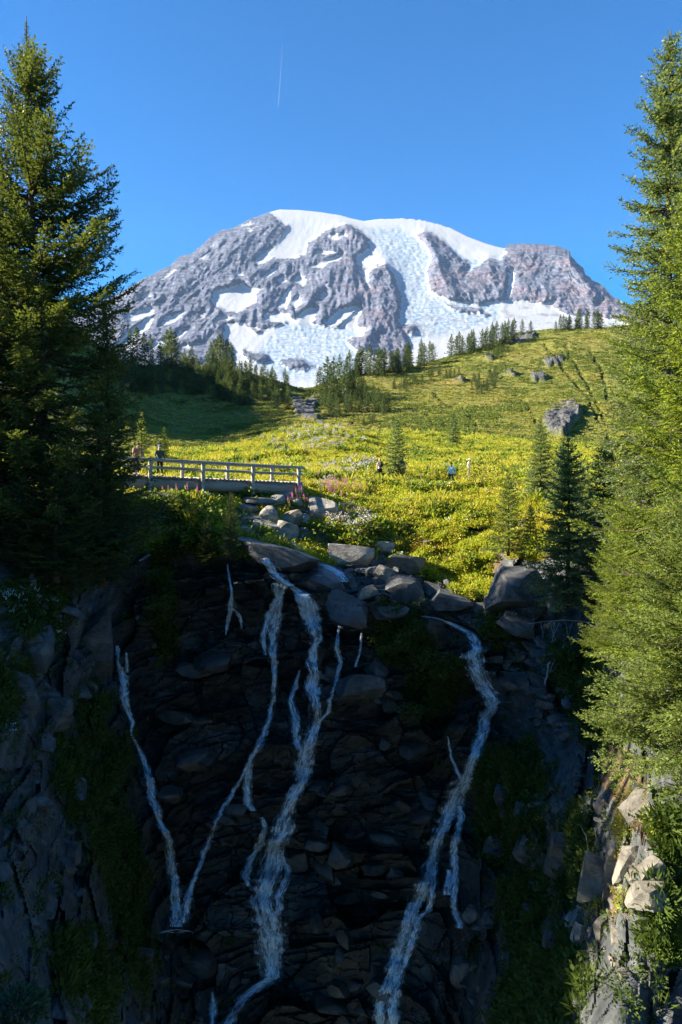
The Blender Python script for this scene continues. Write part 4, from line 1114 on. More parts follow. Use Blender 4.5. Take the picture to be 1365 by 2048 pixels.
BOULDERS = [
    (640,1016,52,46,'dry','rounded pale boulder with dark pits beside the pink fireweed',0.05),
    (540,1030,46,38,'dry','wedge shaped boulder with a dark left flank below the bridge end',0.5),
    (581,1038,40,30,'tan','tan boulder leaning behind the pale block in the stream rocks',-0.3),
    (578,1062,46,40,'dry','pale squarish block at the centre of the stream rocks',0.12),
    (605,1069,34,36,'shade','grey streaked boulder right of the pale squarish block',-0.15),
    (607,1037,24,20,'dry','small round grey stone between the tan boulder and the pitted one',0.0),
    (536,1053,66,26,'dry','long sloping slab lying left of the pale squarish block',0.22),
    (490,1060,50,18,'dry','flat slab at the left end of the sunny stream rocks',0.1),
    (502,1038,48,16,'pale','flat pale slab just below the wedge shaped boulder, to its left',-0.05),
    (520,1002,54,18,'pale','pale stack stone under the right end of the bridge',0.0),
    (497,1015,36,14,'pale','pale low stone left of the wedge shaped boulder',0.1),
    (322,996,56,30,'shade','dark boulder under the left part of the bridge',0.1),
    (352,1018,40,16,'pale','pale flat rock among sunny bushes below the bridge',-0.15),
    (405,1024,38,26,'shade','blue-grey boulder left of the little dark hemlock at the lip',0.1),
    (700,1106,98,44,'dry','broad sunlit ledge rock with layered face right of the rapids',0.12),
    (765,1092,46,22,'dry','flat topped rock at the right end of the broad ledge rock',0.05),
    (812,1128,78,40,'pale','sunlit slab with square shaded front, middle of the bank',0.15),
    (772,1146,44,26,'dry','small lit slab just left of the square fronted slab',0.3),
    (806,1177,84,46,'shade','dark blue boulder below the square fronted slab',0.2),
    (733,1184,46,28,'tan','tan block lit on one edge beside the dark blue boulder',-0.2),
    (704,1167,30,34,'shade','small upright dark stone left of the tan block',0.1),
    (868,1180,46,30,'shade','grey slab between the dark blue boulder and the long slab',0.25),
    (905,1204,92,36,'shade','long shaded slab along the rim above the right waterfall',0.14),
    (958,1214,30,24,'shade','small cubic stone at the right end of the long shaded slab',0.0),
    (985,1208,36,34,'shade','stacked grey stone left of the big square boulder',0.1),
    (1037,1172,92,110,'shade','big square boulder with a sheer shaded face on the right rim',0.08),
    (1110,1188,40,66,'shade','tall narrow rock in shade just right of the big square boulder',0.2),
    (1030,1246,66,38,'shade','slanting boulder under the green mound below the square boulder',0.4),
    (868,1256,56,52,'wet','dark wet block at the brink where the right waterfall starts',0.1),
    (850,1085,26,14,'pale','pale pointed stone alone on the sunny bank',-0.3),
    (978,1108,26,16,'tan','small pale stone on bare soil left of the young fir',0.0),
    (560,1112,170,44,'gloss','broad wet slab gleaming at the lip of the main waterfall',0.32),
    (650,1160,80,32,'gloss','wet slab under the rapids on the right of the main waterfall',0.25),
    (700,1212,96,50,'gloss','shining wet slab on the rim between the two waterfalls',0.2),
    (770,1216,70,28,'gloss','flat wet slab right of the shining slab on the rim',0.1),
    (1150,1306,62,86,'shade','tall leaning slab behind the bleached dead branches',0.45),
    (1127,1706,82,112,'shade','large two-part boulder half way down the right slope in shade',0.25),
    (1192,1745,56,104,'pale','tall sunlit boulder with a hollow under its right corner',0.12),
    (1279,1618,66,62,'pale','sunlit slab leaning at the top of the pale rock band',-0.55),
    (1257,1718,42,78,'pale','upright sunlit flake in the middle of the pale rock band',0.3),
    (1226,1716,32,84,'pale','narrow sunlit flake left of the upright one in the pale band',0.2),
    (1310,1734,56,42,'pale','sunlit block right of the upright flakes in the pale band',-0.4),
    (1303,1792,78,56,'pale','overhanging block with a black recess beneath at the right',0.05),
    (1155,1836,40,34,'dry','half lit stone below the tall sunlit boulder',0.1),
    (1163,1866,30,46,'dry','small upright stone in the gap below the tall sunlit boulder',0.2),
    (1206,1852,36,44,'pale','sunlit stone at the lower end of the pale rock band',-0.3),
    (1112,1884,48,46,'shade','pale grey stone in shade left of the lower pale band',0.2),
    (1060,1820,30,26,'shade','small square stone below the green patch on the right slope',0.1),
    (990,1690,40,50,'shade','upright stone on the green slope right of the right waterfall',0.1),
    (1060,1690,50,48,'shade','angular stone just left of the large two-part boulder',0.2),
    (1015,1590,70,44,'shade','slanting slab by the right waterfall with a pale lower edge',-0.4),
    (720,1370,84,50,'shade','shield shaped slab under the thin trickle in mid wall',0.12),
    (925,1935,56,52,'wet','black block at the foot of the gorge below the right waterfall branch',0.1),
    (598,1712,54,40,'wet','rounded wet black boulder right of the main waterfall',0.0),
    (470,1620,50,36,'wet','wet black boulder between two strands of the main waterfall',0.1),
    (285,1925,40,56,'wet','leaning black block below the pool of the left waterfall',0.4),
    (395,1920,70,40,'wet','wide wet block under the pool of the left waterfall',0.1),
    (75,1290,70,80,'shade','large grey boulder in the upper left slope under white flowers',0.3),
    (190,1270,66,130,'shade','tall rough slab beside the dark gully of the left waterfall',0.1),
    (135,1240,56,110,'shade','flat faced slab left of the tall rough slab',0.15),
    (40,1380,60,80,'shade','rounded boulder at the left edge, half way up the left slope',0.2),
    (112,1430,60,84,'shade','smooth humped boulder in the middle of the left slope',0.3),
    (140,1700,44,40,'shade','round boulder with a pale chip on the left slope',0.1),
]
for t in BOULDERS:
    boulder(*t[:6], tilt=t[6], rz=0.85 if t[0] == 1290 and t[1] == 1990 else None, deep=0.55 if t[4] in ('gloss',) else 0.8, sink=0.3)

# stones of the gorge walls: parts of the cliff, shared shapes
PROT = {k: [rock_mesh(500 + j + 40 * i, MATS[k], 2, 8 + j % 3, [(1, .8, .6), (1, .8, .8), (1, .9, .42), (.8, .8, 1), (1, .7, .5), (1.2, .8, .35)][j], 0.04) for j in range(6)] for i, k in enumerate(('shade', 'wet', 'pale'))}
def wet_at(px, py):
    return bool(inpoly(np.array(float(px)), np.array(float(py)), [(270,1130),(450,1095),(690,1140),(760,1190),(960,1230),(985,1400),(950,1700),(900,2400),(250,2400),(330,1900),(255,1450)]))
STONES = []
def stone_zone(poly, n, sz, tilt, mat=None):
    xs = [p[0] for p in poly]; ys = [p[1] for p in poly]; k = 0; tries = 0
    while k < n and tries < n * 40:
        tries += 1
        x = RNG.uniform(min(xs), max(xs)); y = RNG.uniform(min(ys), max(ys))
        if not bool(inpoly(np.array(x), np.array(y), poly)): continue
        s = sz[0] * (sz[1] / sz[0]) ** (RNG.random() ** 1.6)
        STONES.append((x, y, s, tilt, mat)); k += 1
stone_zone([(1010,1270),(1120,1260),(1160,1400),(1130,1480),(1010,1400)], 46, (16, 46), 0.25)
stone_zone([(1040,1400),(1190,1420),(1230,1600),(1200,1700),(1010,1640)], 34, (14, 44), 0.2)
stone_zone([(980,1700),(1180,1680),(1220,1860),(1240,2048),(900,2048)], 52, (14, 46), 0.2)
stone_zone([(1195,1600),(1330,1550),(1330,1700),(1240,1860),(1185,1840)], 44, (12, 44), 0.5, 'pale')
stone_zone([(1180,1840),(1240,1850),(1270,1960),(1180,1960)], 14, (14, 36), 0.4, 'pale')
stone_zone([(0,1200),(180,1160),(215,1450),(150,1650),(0,1700)], 40, (24, 74), 0.4)
stone_zone([(0,1640),(140,1640),(240,1900),(300,2048),(0,2048)], 62, (22, 80), 0.6)
stone_zone([(640,1480),(830,1460),(880,1700),(760,2048),(600,2048),(620,1700)], 44, (20, 64), 0.15)
stone_zone([(300,1250),(480,1250),(480,1600),(340,1800),(300,1500)], 9, (40, 90), 0.1)
stone_zone([(1310,1620),(1380,1620),(1380,2048),(1290,2048)], 16, (24, 60), -0.4, 'shade')  # darker stones that help the right edge read as shaded
stone_zone([(300,1880),(520,1900),(560,2048),(300,2048)], 18, (20, 50), 0.1)
stone_zone([(640,1290),(800,1250),(900,1420),(760,1460),(650,1440)], 18, (18, 52), 0.15)
stone_zone([(470,1010),(640,1005),(640,1075),(470,1075)], 26, (8, 22), 0.1, 'pale')
stone_zone([(680,1080),(860,1110),(960,1190),(1000,1210),(760,1200),(680,1150)], 26, (9, 26), 0.15, 'shade')
STONES.sort(key=lambda t: -t[2] * (1.6 if t[4] == 'pale' and t[1] > 1500 else 1.0))
REST = MB()
for k_s, (x, y, s, tilt, mat) in enumerate(STONES):
    q, n = hit(x, y, (B_CLIFF,))
    if q is None: continue
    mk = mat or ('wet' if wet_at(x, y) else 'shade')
    S = s * mpp(q[1]) * (1.45 if mat == 'pale' and y > 1500 else 1.0)
    if k_s >= 300:                                   # the smallest ones, joined
        me = PROT[mk][int(RNG.integers(6))]
        v = np.empty(len(me.vertices) * 3, np.float32); me.vertices.foreach_get('co', v); f = np.array([p.vertices[:] for p in me.polygons])
        REST.add(v.reshape(-1, 3) * S * RNG.uniform(.8, 1.2, 3) + q + n * S * 0.2 * (1 if n[1] < 0 else -1), None, f, ('shade', 'wet', 'pale').index(mk)); continue
    o = bpy.data.objects.new('stone', PROT[mk][int(RNG.integers(6))])
    COL.objects.link(o); o.parent = cliff
    o.location = tuple(q + n * S * 0.2 * (1 if n[1] < 0 else -1))
    o.scale = (S * RNG.uniform(0.85, 1.3), S * RNG.uniform(0.8, 1.1), S * RNG.uniform(0.7, 1.0))
    o.rotation_euler = (RNG.normal(0, 0.25), tilt + RNG.normal(0, 0.22), RNG.uniform(-0.7, 0.7))

if REST.n: tag(link('rubble', REST.mesh('rubble', [M_ROCKS, M_ROCKW, M_ROCKP]), cliff), kind='stuff')

# ================================================================== WATER
def mat_water():
    m = NT('falling_water', 0.30, 0.5)
    v = m.n('ShaderNodeCombineXYZ'); m.l(m.attr('lateral'), v.inputs[0]); m.l(m.attr('along'), v.inputs[1])
    fine = m.noise(m.mapping(v.outputs[0], (9.0, 2.6, 1)), 1.0, 6, 0.75, 1.1)
    broad = m.noise(m.mapping(v.outputs[0], (3.0, 0.8, 1)), 1.0, 3, 0.6, 0.4)
    f = m.math('ADD', m.math('MULTIPLY', fine, 0.70), m.math('MULTIPLY', broad, 0.52))
    edge = m.math('POWER', m.math('ABSOLUTE', m.attr('across')), 2.0)
    f = m.math('SUBTRACT', f, m.math('MULTIPLY', edge, 0.22))
    a = m.ramp(f, [(0.49, 0.0), (0.58, 0.30), (0.67, 1.0)])
    al = m.math('ADD', m.math('MULTIPLY', a, m.attr('sheet')), m.math('MULTIPLY', m.math('SUBTRACT', 1.0, m.attr('sheet')), 0.62))
    m.color(m.ramp(fine, [(0.3, (0.52, 0.68, 0.84)), (0.6, (0.76, 0.86, 0.95))]))
    tl = m.n('ShaderNodeBsdfTranslucent'); tl.inputs[0].default_value = (0.60, 0.75, 0.90, 1)
    ms = m.n('ShaderNodeMixShader'); ms.inputs[0].default_value = 0.3; m.l(m.b.outputs[0], ms.inputs[1]); m.l(tl.outputs[0], ms.inputs[2])
    tr = m.n('ShaderNodeBsdfTransparent'); mx = m.n('ShaderNodeMixShader')
    m.l(al, mx.inputs[0]); m.l(tr.outputs[0], mx.inputs[1]); m.l(ms.outputs[0], mx.inputs[2]); m.l(mx.outputs[0], m.out.inputs[0])
    return m.m
M_WATER = mat_water()
def falls(paths, dens=1.0, off=0.22, name='waterfall', thick=1.0):
    """one waterfall: many thin strands of water along traced lines (px, py, width px)"""
    mb = MB(); VS = []
    for path in paths:
        a = np.array(path, float)
        d = np.concatenate([[0], np.cumsum(np.hypot(np.diff(a[:, 0]), np.diff(a[:, 1])))])
        n = max(6, int(d[-1] / 7))
        s = np.linspace(0, d[-1], n)
        x = np.interp(s, d, a[:, 0]); y = np.interp(s, d, a[:, 1]); w = np.interp(s, d, a[:, 2])
        D = np.array([(hit(xx, yy, (B_CLIFF,))[0] if hit(xx, yy, (B_CLIFF,))[0] is not None else np.array([0, 33, 0]))[1] for xx, yy in zip(x, y)])
        # the water clears the rock it passes: nearest of a small neighbourhood, then smoothed
        Dm = np.array([D[max(0, k - 1):k + 2].min() for k in range(n)])
        Dm = np.convolve(np.pad(Dm, 2, 'edge'), [.1, .2, .4, .2, .1], 'valid')
        Dm = np.minimum(Dm, D) - off * D / 31
        m = mpp(Dm)
        nst = int(dens * (d[-1] / 34.0) * (w.mean() + 3) * 0.45)
        for k in range(nst):
            ln = 9 + 45 * RNG.random() ** 2
            s0 = RNG.uniform(-10, d[-1]); s1 = min(d[-1], s0 + ln); s0 = max(0, s0)
            if s1 - s0 < 4: continue
            k_n = max(4, int((s1 - s0) / 4) + 1)
            q = np.linspace(s0, s1, k_n)
            lat = np.clip(RNG.normal(0, 0.33), -0.7, 0.7)
            ph = RNG.uniform(0, 100)
            wob = gnoise(np.stack([q / 11.0, q * 0 + ph, q * 0], -1), 3) * 0.17 + gnoise(np.stack([q / 28.0, q * 0 + 5.5, q * 0 + ph * 0.02], -1), 4) * 0.25
            X = np.interp(q, s, x) + (lat + wob) * np.interp(q, s, w)
            Y = np.interp(q, s, y)
            C = P(X, Y, np.interp(q, s, Dm) - RNG.uniform(0, 0.12))
            r = np.interp(q, s, m) * (0.10 + 0.34 * RNG.random() ** 2.5) * thick * np.sin(np.linspace(0.25, 2.9, k_n)) ** 0.5
            V, Q, T = tube(C, r, 3, False); mb.add(V, Q, T)
        # veils: two thin curved sheets, torn into streaks by the material
        for lay in range(2):
            n2 = max(8, int(d[-1] / 3.0)); q = np.linspace(0, d[-1], n2); cr = np.linspace(-1, 1, 9)
            ph = RNG.uniform(0, 50)
            wob = gnoise(np.stack([q / 13.0, q * 0 + ph, q * 0], -1), 5) * .30 + gnoise(np.stack([q / 5.0, q * 0 + ph, q * 0 + 3], -1), 6) * .10
            wid = np.interp(q, s, w) * (0.72 + 0.36 * gnoise(np.stack([q / 17.0, q * 0 + ph + 9, q * 0], -1), 7))
            X = np.interp(q, s, x)[:, None] + wob[:, None] * np.interp(q, s, w)[:, None] + cr[None] * wid[:, None]
            Y = np.interp(q, s, y)[:, None] + 1.5 * gnoise(np.stack([X / 6.0, X * 0 + ph, X * 0], -1), 8)
            Dv = np.interp(q, s, Dm)[:, None] - 0.02 - 0.05 * lay - 0.10 * (1 - cr[None] ** 2) - 0.08 * gnoise(np.stack([X / 5.0, Y / 12.0, X * 0 + ph], -1), 9)
            VS.append((P(X, Y, Dv).reshape(-1, 3), grid_faces(n2, 9), np.broadcast_to(cr[None], X.shape).ravel(), (q[:, None] * mpp(31.) + cr[None] * 0 + ph).ravel(), ((X - np.interp(q, s, x)[:, None]) * mpp(31.)).ravel()))
        # splashes where the line kinks
        for k in range(int(d[-1] / 5 * dens)):
            q = RNG.uniform(0, d[-1]); wq = np.interp(q, s, w)
            c = P(np.interp(q, s, x) + RNG.normal(0, 0.34) * wq, np.interp(q, s, y) + RNG.normal(0, 3), np.interp(q, s, Dm) - RNG.uniform(0, .15))
            r = np.interp(q, s, m) * RNG.uniform(0.3, 0.9)
            V = c + r * np.array([(1, 0, -.6), (-1, .3, -.5), (0, -1, -.4), (0.1, 0, 1)]) * RNG.uniform(.6, 1.3, (4, 3))
            mb.add(V, None, np.array([(0, 1, 2), (0, 3, 1), (1, 3, 2), (2, 3, 0)]))
    V = np.vstack(mb.V); F = [np.vstack(f) for f in (mb.F4, mb.F3) if f]; n0 = len(V)
    ac = [np.zeros(n0)]; al = [np.zeros(n0)]; la = [np.zeros(n0)]; sheet = [np.zeros(n0)]; k = n0; F4 = []
    for v, f, c, a_, l_ in VS:
        F4.append(f + k); k += len(v); ac.append(c); al.append(a_); la.append(l_); sheet.append(np.ones(len(v)))
    V = np.vstack([V] + [v[0] for v in VS])
    return tag(link(name, make_mesh(name, V, F + [np.vstack(F4)], [M_WATER], True, {'across': np.concatenate(ac), 'along': np.concatenate(al), 'lateral': np.concatenate(la), 'sheet': np.concatenate(sheet)})), kind='structure')
falls([[(450,1098,10),(490,1102,14),(530,1112,18),(546,1144,20),(567,1163,22),(580,1172,26)],
       [(552,1166,12),(556,1200,20),(553,1230,22),(547,1260,20),(546,1290,16),(549,1340,10),(546,1400,9),(537,1445,12),(520,1490,18),(500,1520,14),(495,1560,16),(497,1606,18),(506,1622,16)],
       [(584,1173,14),(608,1188,30),(622,1215,34),(630,1250,26),(635,1285,18),(625,1305,26),(629,1346,20),(626,1376,30),(635,1405,22),(632,1449,18),(623,1478,24),(611,1522,36),(603,1566,26),(582,1601,24),(570,1640,30),(566,1660,42),(548,1702,40),(545,1735,50),(532,1776,44),(526,1805,34),(535,1834,50),(538,1878,58),(544,1922,54),(546,1955,44)],
       [(600,1185,22),(612,1215,30),(622,1250,22)], [(570,1165,10),(560,1190,16),(540,1230,14),(527,1275,12),(531,1310,8)],
       [(600,1340,5),(590,1376,10),(582,1399,14),(591,1434,18),(594,1478,14),(606,1516,22)],
       [(523,1635,8),(532,1658,12),(517,1694,16),(500,1723,12),(491,1752,20),(497,1772,14)],[(560,1700,14),(580,1740,14),(560,1790,18),(556,1830,14)],
       [(546,1955,34),(518,1975,30),(488,1995,22),(468,2025,26),(452,2050,30),(446,2090,34)], [(424,1985,6),(427,2010,14),(424,2050,16),(422,2090,16)],], 1.0)
falls([[(497,1530,8),(478,1565,8),(459,1599,12),(436,1634,13),(415,1688,12),(403,1723,10),(386,1764,11),(374,1796,15),(367,1846,18)]], 0.9)
falls([[(234,1292,8),(238,1330,8),(246,1352,20),(246,1395,18),(256,1424,15),(266,1445,10),(262,1463,8),(268,1481,10),(283,1506,14),(296,1546,17),(305,1592,18),(318,1640,15),(335,1673,14),(341,1719,18),(350,1765,20),(351,1811,20),(354,1854,28)], [(253,1305,5),(255,1345,10)], [(322,1866,12),(350,1858,18),(382,1864,12)], [(330,1862,8),(352,1866,10),(374,1862,8)]], 1.05)
falls([[(846,1232,8),(870,1236,12),(897,1245,14),(926,1258,18),(946,1268,20),(955,1295,22),(948,1316,34),(957,1343,36),(972,1373,38),(986,1398,32),(985,1418,28),(970,1437,22),(967,1462,24),(955,1497,24),(942,1537,22),(926,1570,36),(910,1600,44),(898,1630,32),(880,1664,26),(867,1708,24),(855,1752,32),(842,1793,34),(822,1827,24),(812,1861,24),(794,1912,28),(779,1963,26),(762,2015,24),(760,2050,28),(756,2090,30)],
       [(870,1742,14),(866,1780,16),(860,1818,14),(834,1841,18),(822,1895,18),(800,1946,18),(788,1997,22),(786,2048,26),(784,2090,26)], [(921,1612,14),(924,1640,14),(912,1677,14),(907,1711,18),(912,1752,14),(908,1810,12),(922,1856,14)],
       [(896,1473,4),(902,1512,6),(914,1541,8),(924,1561,10)], [(900,1740,14),(896,1790,18)]], 1.05)
falls([[(456,1128,3),(458,1150,5),(464,1185,5),(461,1215,14),(452,1270,3)], [(463,1216,8),(480,1229,8),(484,1258,4)]], 0.55)
falls([[(679,1252,5),(674,1297,10),(683,1323,10),(673,1364,8),(661,1399,8),(656,1426,8),(638,1446,8)], [(723,1265,5),(722,1297,5),(712,1334,6)]], 0.7)
falls([[(583,1083,5),(602,1100,8),(622,1122,14),(652,1132,26),(676,1146,22),(688,1164,14)]], 2.0, 0.16, 'rapids', 1.0)
falls([[(300,1108,8),(280,1122,10)],[(303,1082,5),(292,1088,12)]], 0.8)
# ================================================================== THE LOG BRIDGE
M_LOG = None
def mat_log(name, a, b, c):
    m = NT(name, 0.9, 0.15)
    p = m.coord()
    g = m.noise(m.mapping(p, (0.7, 9, 9)), 2.2, 5, 0.65, 0.4)
    n = m.noise(p, 1.3, 3)
    col = m.ramp(g, [(0.3, a), (0.5, b), (0.7, c)])
    m.color(m.mix(m.math('MULTIPLY', n, 0.55), col, (0.20, 0.145, 0.09)))
    m.bump(g, 0.7, 0.03)
    return m.m
M_LOG = mat_log('weathered_grey_log', (0.20, 0.18, 0.155), (0.40, 0.37, 0.33), (0.56, 0.52, 0.47))
M_LOGD = mat_log('brown_bridge_log', (0.16, 0.135, 0.105), (0.33, 0.285, 0.235), (0.47, 0.42, 0.36))
bl0 = P(300, 967, 37.2); bl1 = P(600, 978.5, 41.0)
bdir = bl1 - bl0; bdir /= np.linalg.norm(bdir)
bv = unit(np.array([-bdir[1], bdir[0], 0.0]))
if bv[1] < 0: bv = -bv
bz = unit(np.cross(bdir, bv));  bz = bz * np.sign(bz[2])
bridge = empty('footbridge', tuple(bl0))
tag(bridge, 'weathered log footbridge with rails on both sides crossing the stream above the falls', 'footbridge')
BM = Matrix(((bdir[0], bv[0], bz[0], 0), (bdir[1], bv[1], bz[1], 0), (bdir[2], bv[2], bz[2], 0), (0, 0, 0, 1)))
bridge.matrix_world = Matrix.Translation(Vector(bl0)) @ BM
U0, U1 = -5.2, float(np.linalg.norm(bl1 - bl0)) + 0.12
WID = 1.75; RL = 0.34
def blog(name, u0, u1, v, z, r, mat, n=14, wob=0.02, taper=0.0, seg=14):
    us = np.linspace(u0, u1, seg)
    g = np.random.default_rng(int((u0 + 50) * 31 + v * 7 + z * 13))
    path = np.stack([us, v + np.cumsum(g.normal(0, wob * 0.4, seg)) * 0.5, z + g.normal(0, wob * 0.3, seg)], -1)
    V, Q, T = tube(path, r * (1 - taper * np.linspace(0, 1, seg)) * (1 + g.normal(0, 0.02, seg)), n)
    return link(name, make_mesh(name, V, [Q, T], [mat], True), bridge)
blog('stringer_log', U0, U1, 0.0, 0.0, RL, M_LOGD, 18)
blog('stringer_log', U0, U1, WID, -0.02, RL, M_LOGD, 18)
blog('sill_beam', U0, U1 - 0.5, 0.25, -RL - 0.06, 0.07, M_LOGD, 8)
DECK = RL + 0.05
pl = None
g_ = np.random.default_rng(3)
npl = int((U1 - U0) / 0.235)
for k in range(npl):
    if pl is None or k % 12 == 0:
        V, Q, T = tube(np.stack([np.zeros(4), np.linspace(-0.36, WID + 0.34, 4), np.zeros(4)], -1), 0.085 + g_.normal(0, 0.004), 8)
        V[:, 2] = np.minimum(V[:, 2], 0.045)
        pl = make_mesh('plank', V, [Q, T], [M_LOG], True)
    o = link('plank', pl, bridge, (U0 + 0.1 + k * 0.235, g_.normal(0, 0.03), DECK + g_.normal(0, 0.008)))
RAIL = DECK + 0.045 + 0.86
def upx(px):
    """distance along the bridge of a picture column, on the near log"""
    best = min(np.linspace(U0, U1, 400), key=lambda u: abs(float(proj(bl0 + bdir * u)[0]) - px))
    return float(best)
def post(u, v, z0, z1, w):
    bm = bmesh.new(); bmesh.ops.create_cube(bm, size=1)
    for q in bm.verts: q.co = (u + q.co.x * w, v + q.co.y * w, (z0 + z1) / 2 + q.co.z * (z1 - z0))
    bmesh.ops.bevel(bm, geom=bm.edges[:], offset=0.025, segments=2, affect='EDGES')
    me = bpy.data.meshes.new('post'); bm.to_mesh(me); bm.free(); me.materials.append(M_LOG)
    return link('post', me, bridge)
for px in (195, 297, 402, 501, 592):
    post(upx(px), -RL - 0.09, -RL - 0.05, RAIL - 0.06, 0.19)
for px in (180, 285, 382, 476, 568):
    post(upx(px), WID + RL + 0.09, -RL * 0.3, RAIL - 0.06, 0.19)
for v in (-RL - 0.08, WID + RL + 0.08):
    blog('top_rail', U0, U1 - 0.05 - (0.3 if v > 0 else 0), v, RAIL, 0.085, M_LOG, 10)
    blog('middle_rail', U0, U1 - 0.12 - (0.3 if v > 0 else 0), v + (0.10 if v < 0 else -0.10), RAIL - 0.40, 0.07, M_LOG, 10)
bridge_pt = lambda u, v, z: bl0 + bdir * u + bv * v + bz * z
# stones carrying the right end
for k, (px, py, w, h, lab) in enumerate([(556,1000,34,16,'flat grey stone under the right end of the bridge log'),(590,1002,30,18,'squared stone of the bridge footing below the last post'),(575,990,44,12,'thin footing slab directly under the bridge log')]):
    boulder(px, py, w, h, 'dry', lab, tilt=0.0, push=0.0)

# ================================================================== PEOPLE
def mat_cloth(name, c, rough=0.9): return mat_plain(name, c, rough, 0.15, 0.12, 30.0)
M_SKIN = mat_plain('skin', (0.50, 0.30, 0.21), 0.6, 0.3, 0.06, 20)
def skin_obj(name, verts, edges, rad, mat, parent, root=0, sub=2):
    me = bpy.data.meshes.new(name); me.from_pydata([tuple(v) for v in verts], edges, [])
    me.materials.append(mat)
    o = link(name, me, parent)
    sk = o.modifiers.new('skin', 'SKIN')
    lay = me.skin_vertices[0].data if me.skin_vertices else None
    if lay is None:
        me.attributes  # the modifier adds the layer
        bm = bmesh.new(); bm.from_mesh(me); bm.verts.layers.skin.verify(); bm.to_mesh(me); bm.free()
        lay = me.skin_vertices[0].data
    for k, r in enumerate(rad):
        lay[k].radius = (r, r) if not hasattr(r, '__len__') else r
        lay[k].use_root = (k == root)
    sk.use_smooth_shade = True
    ss = o.modifiers.new('subdivision', 'SUBSURF'); ss.levels = sub - 1; ss.render_levels = sub
    return o

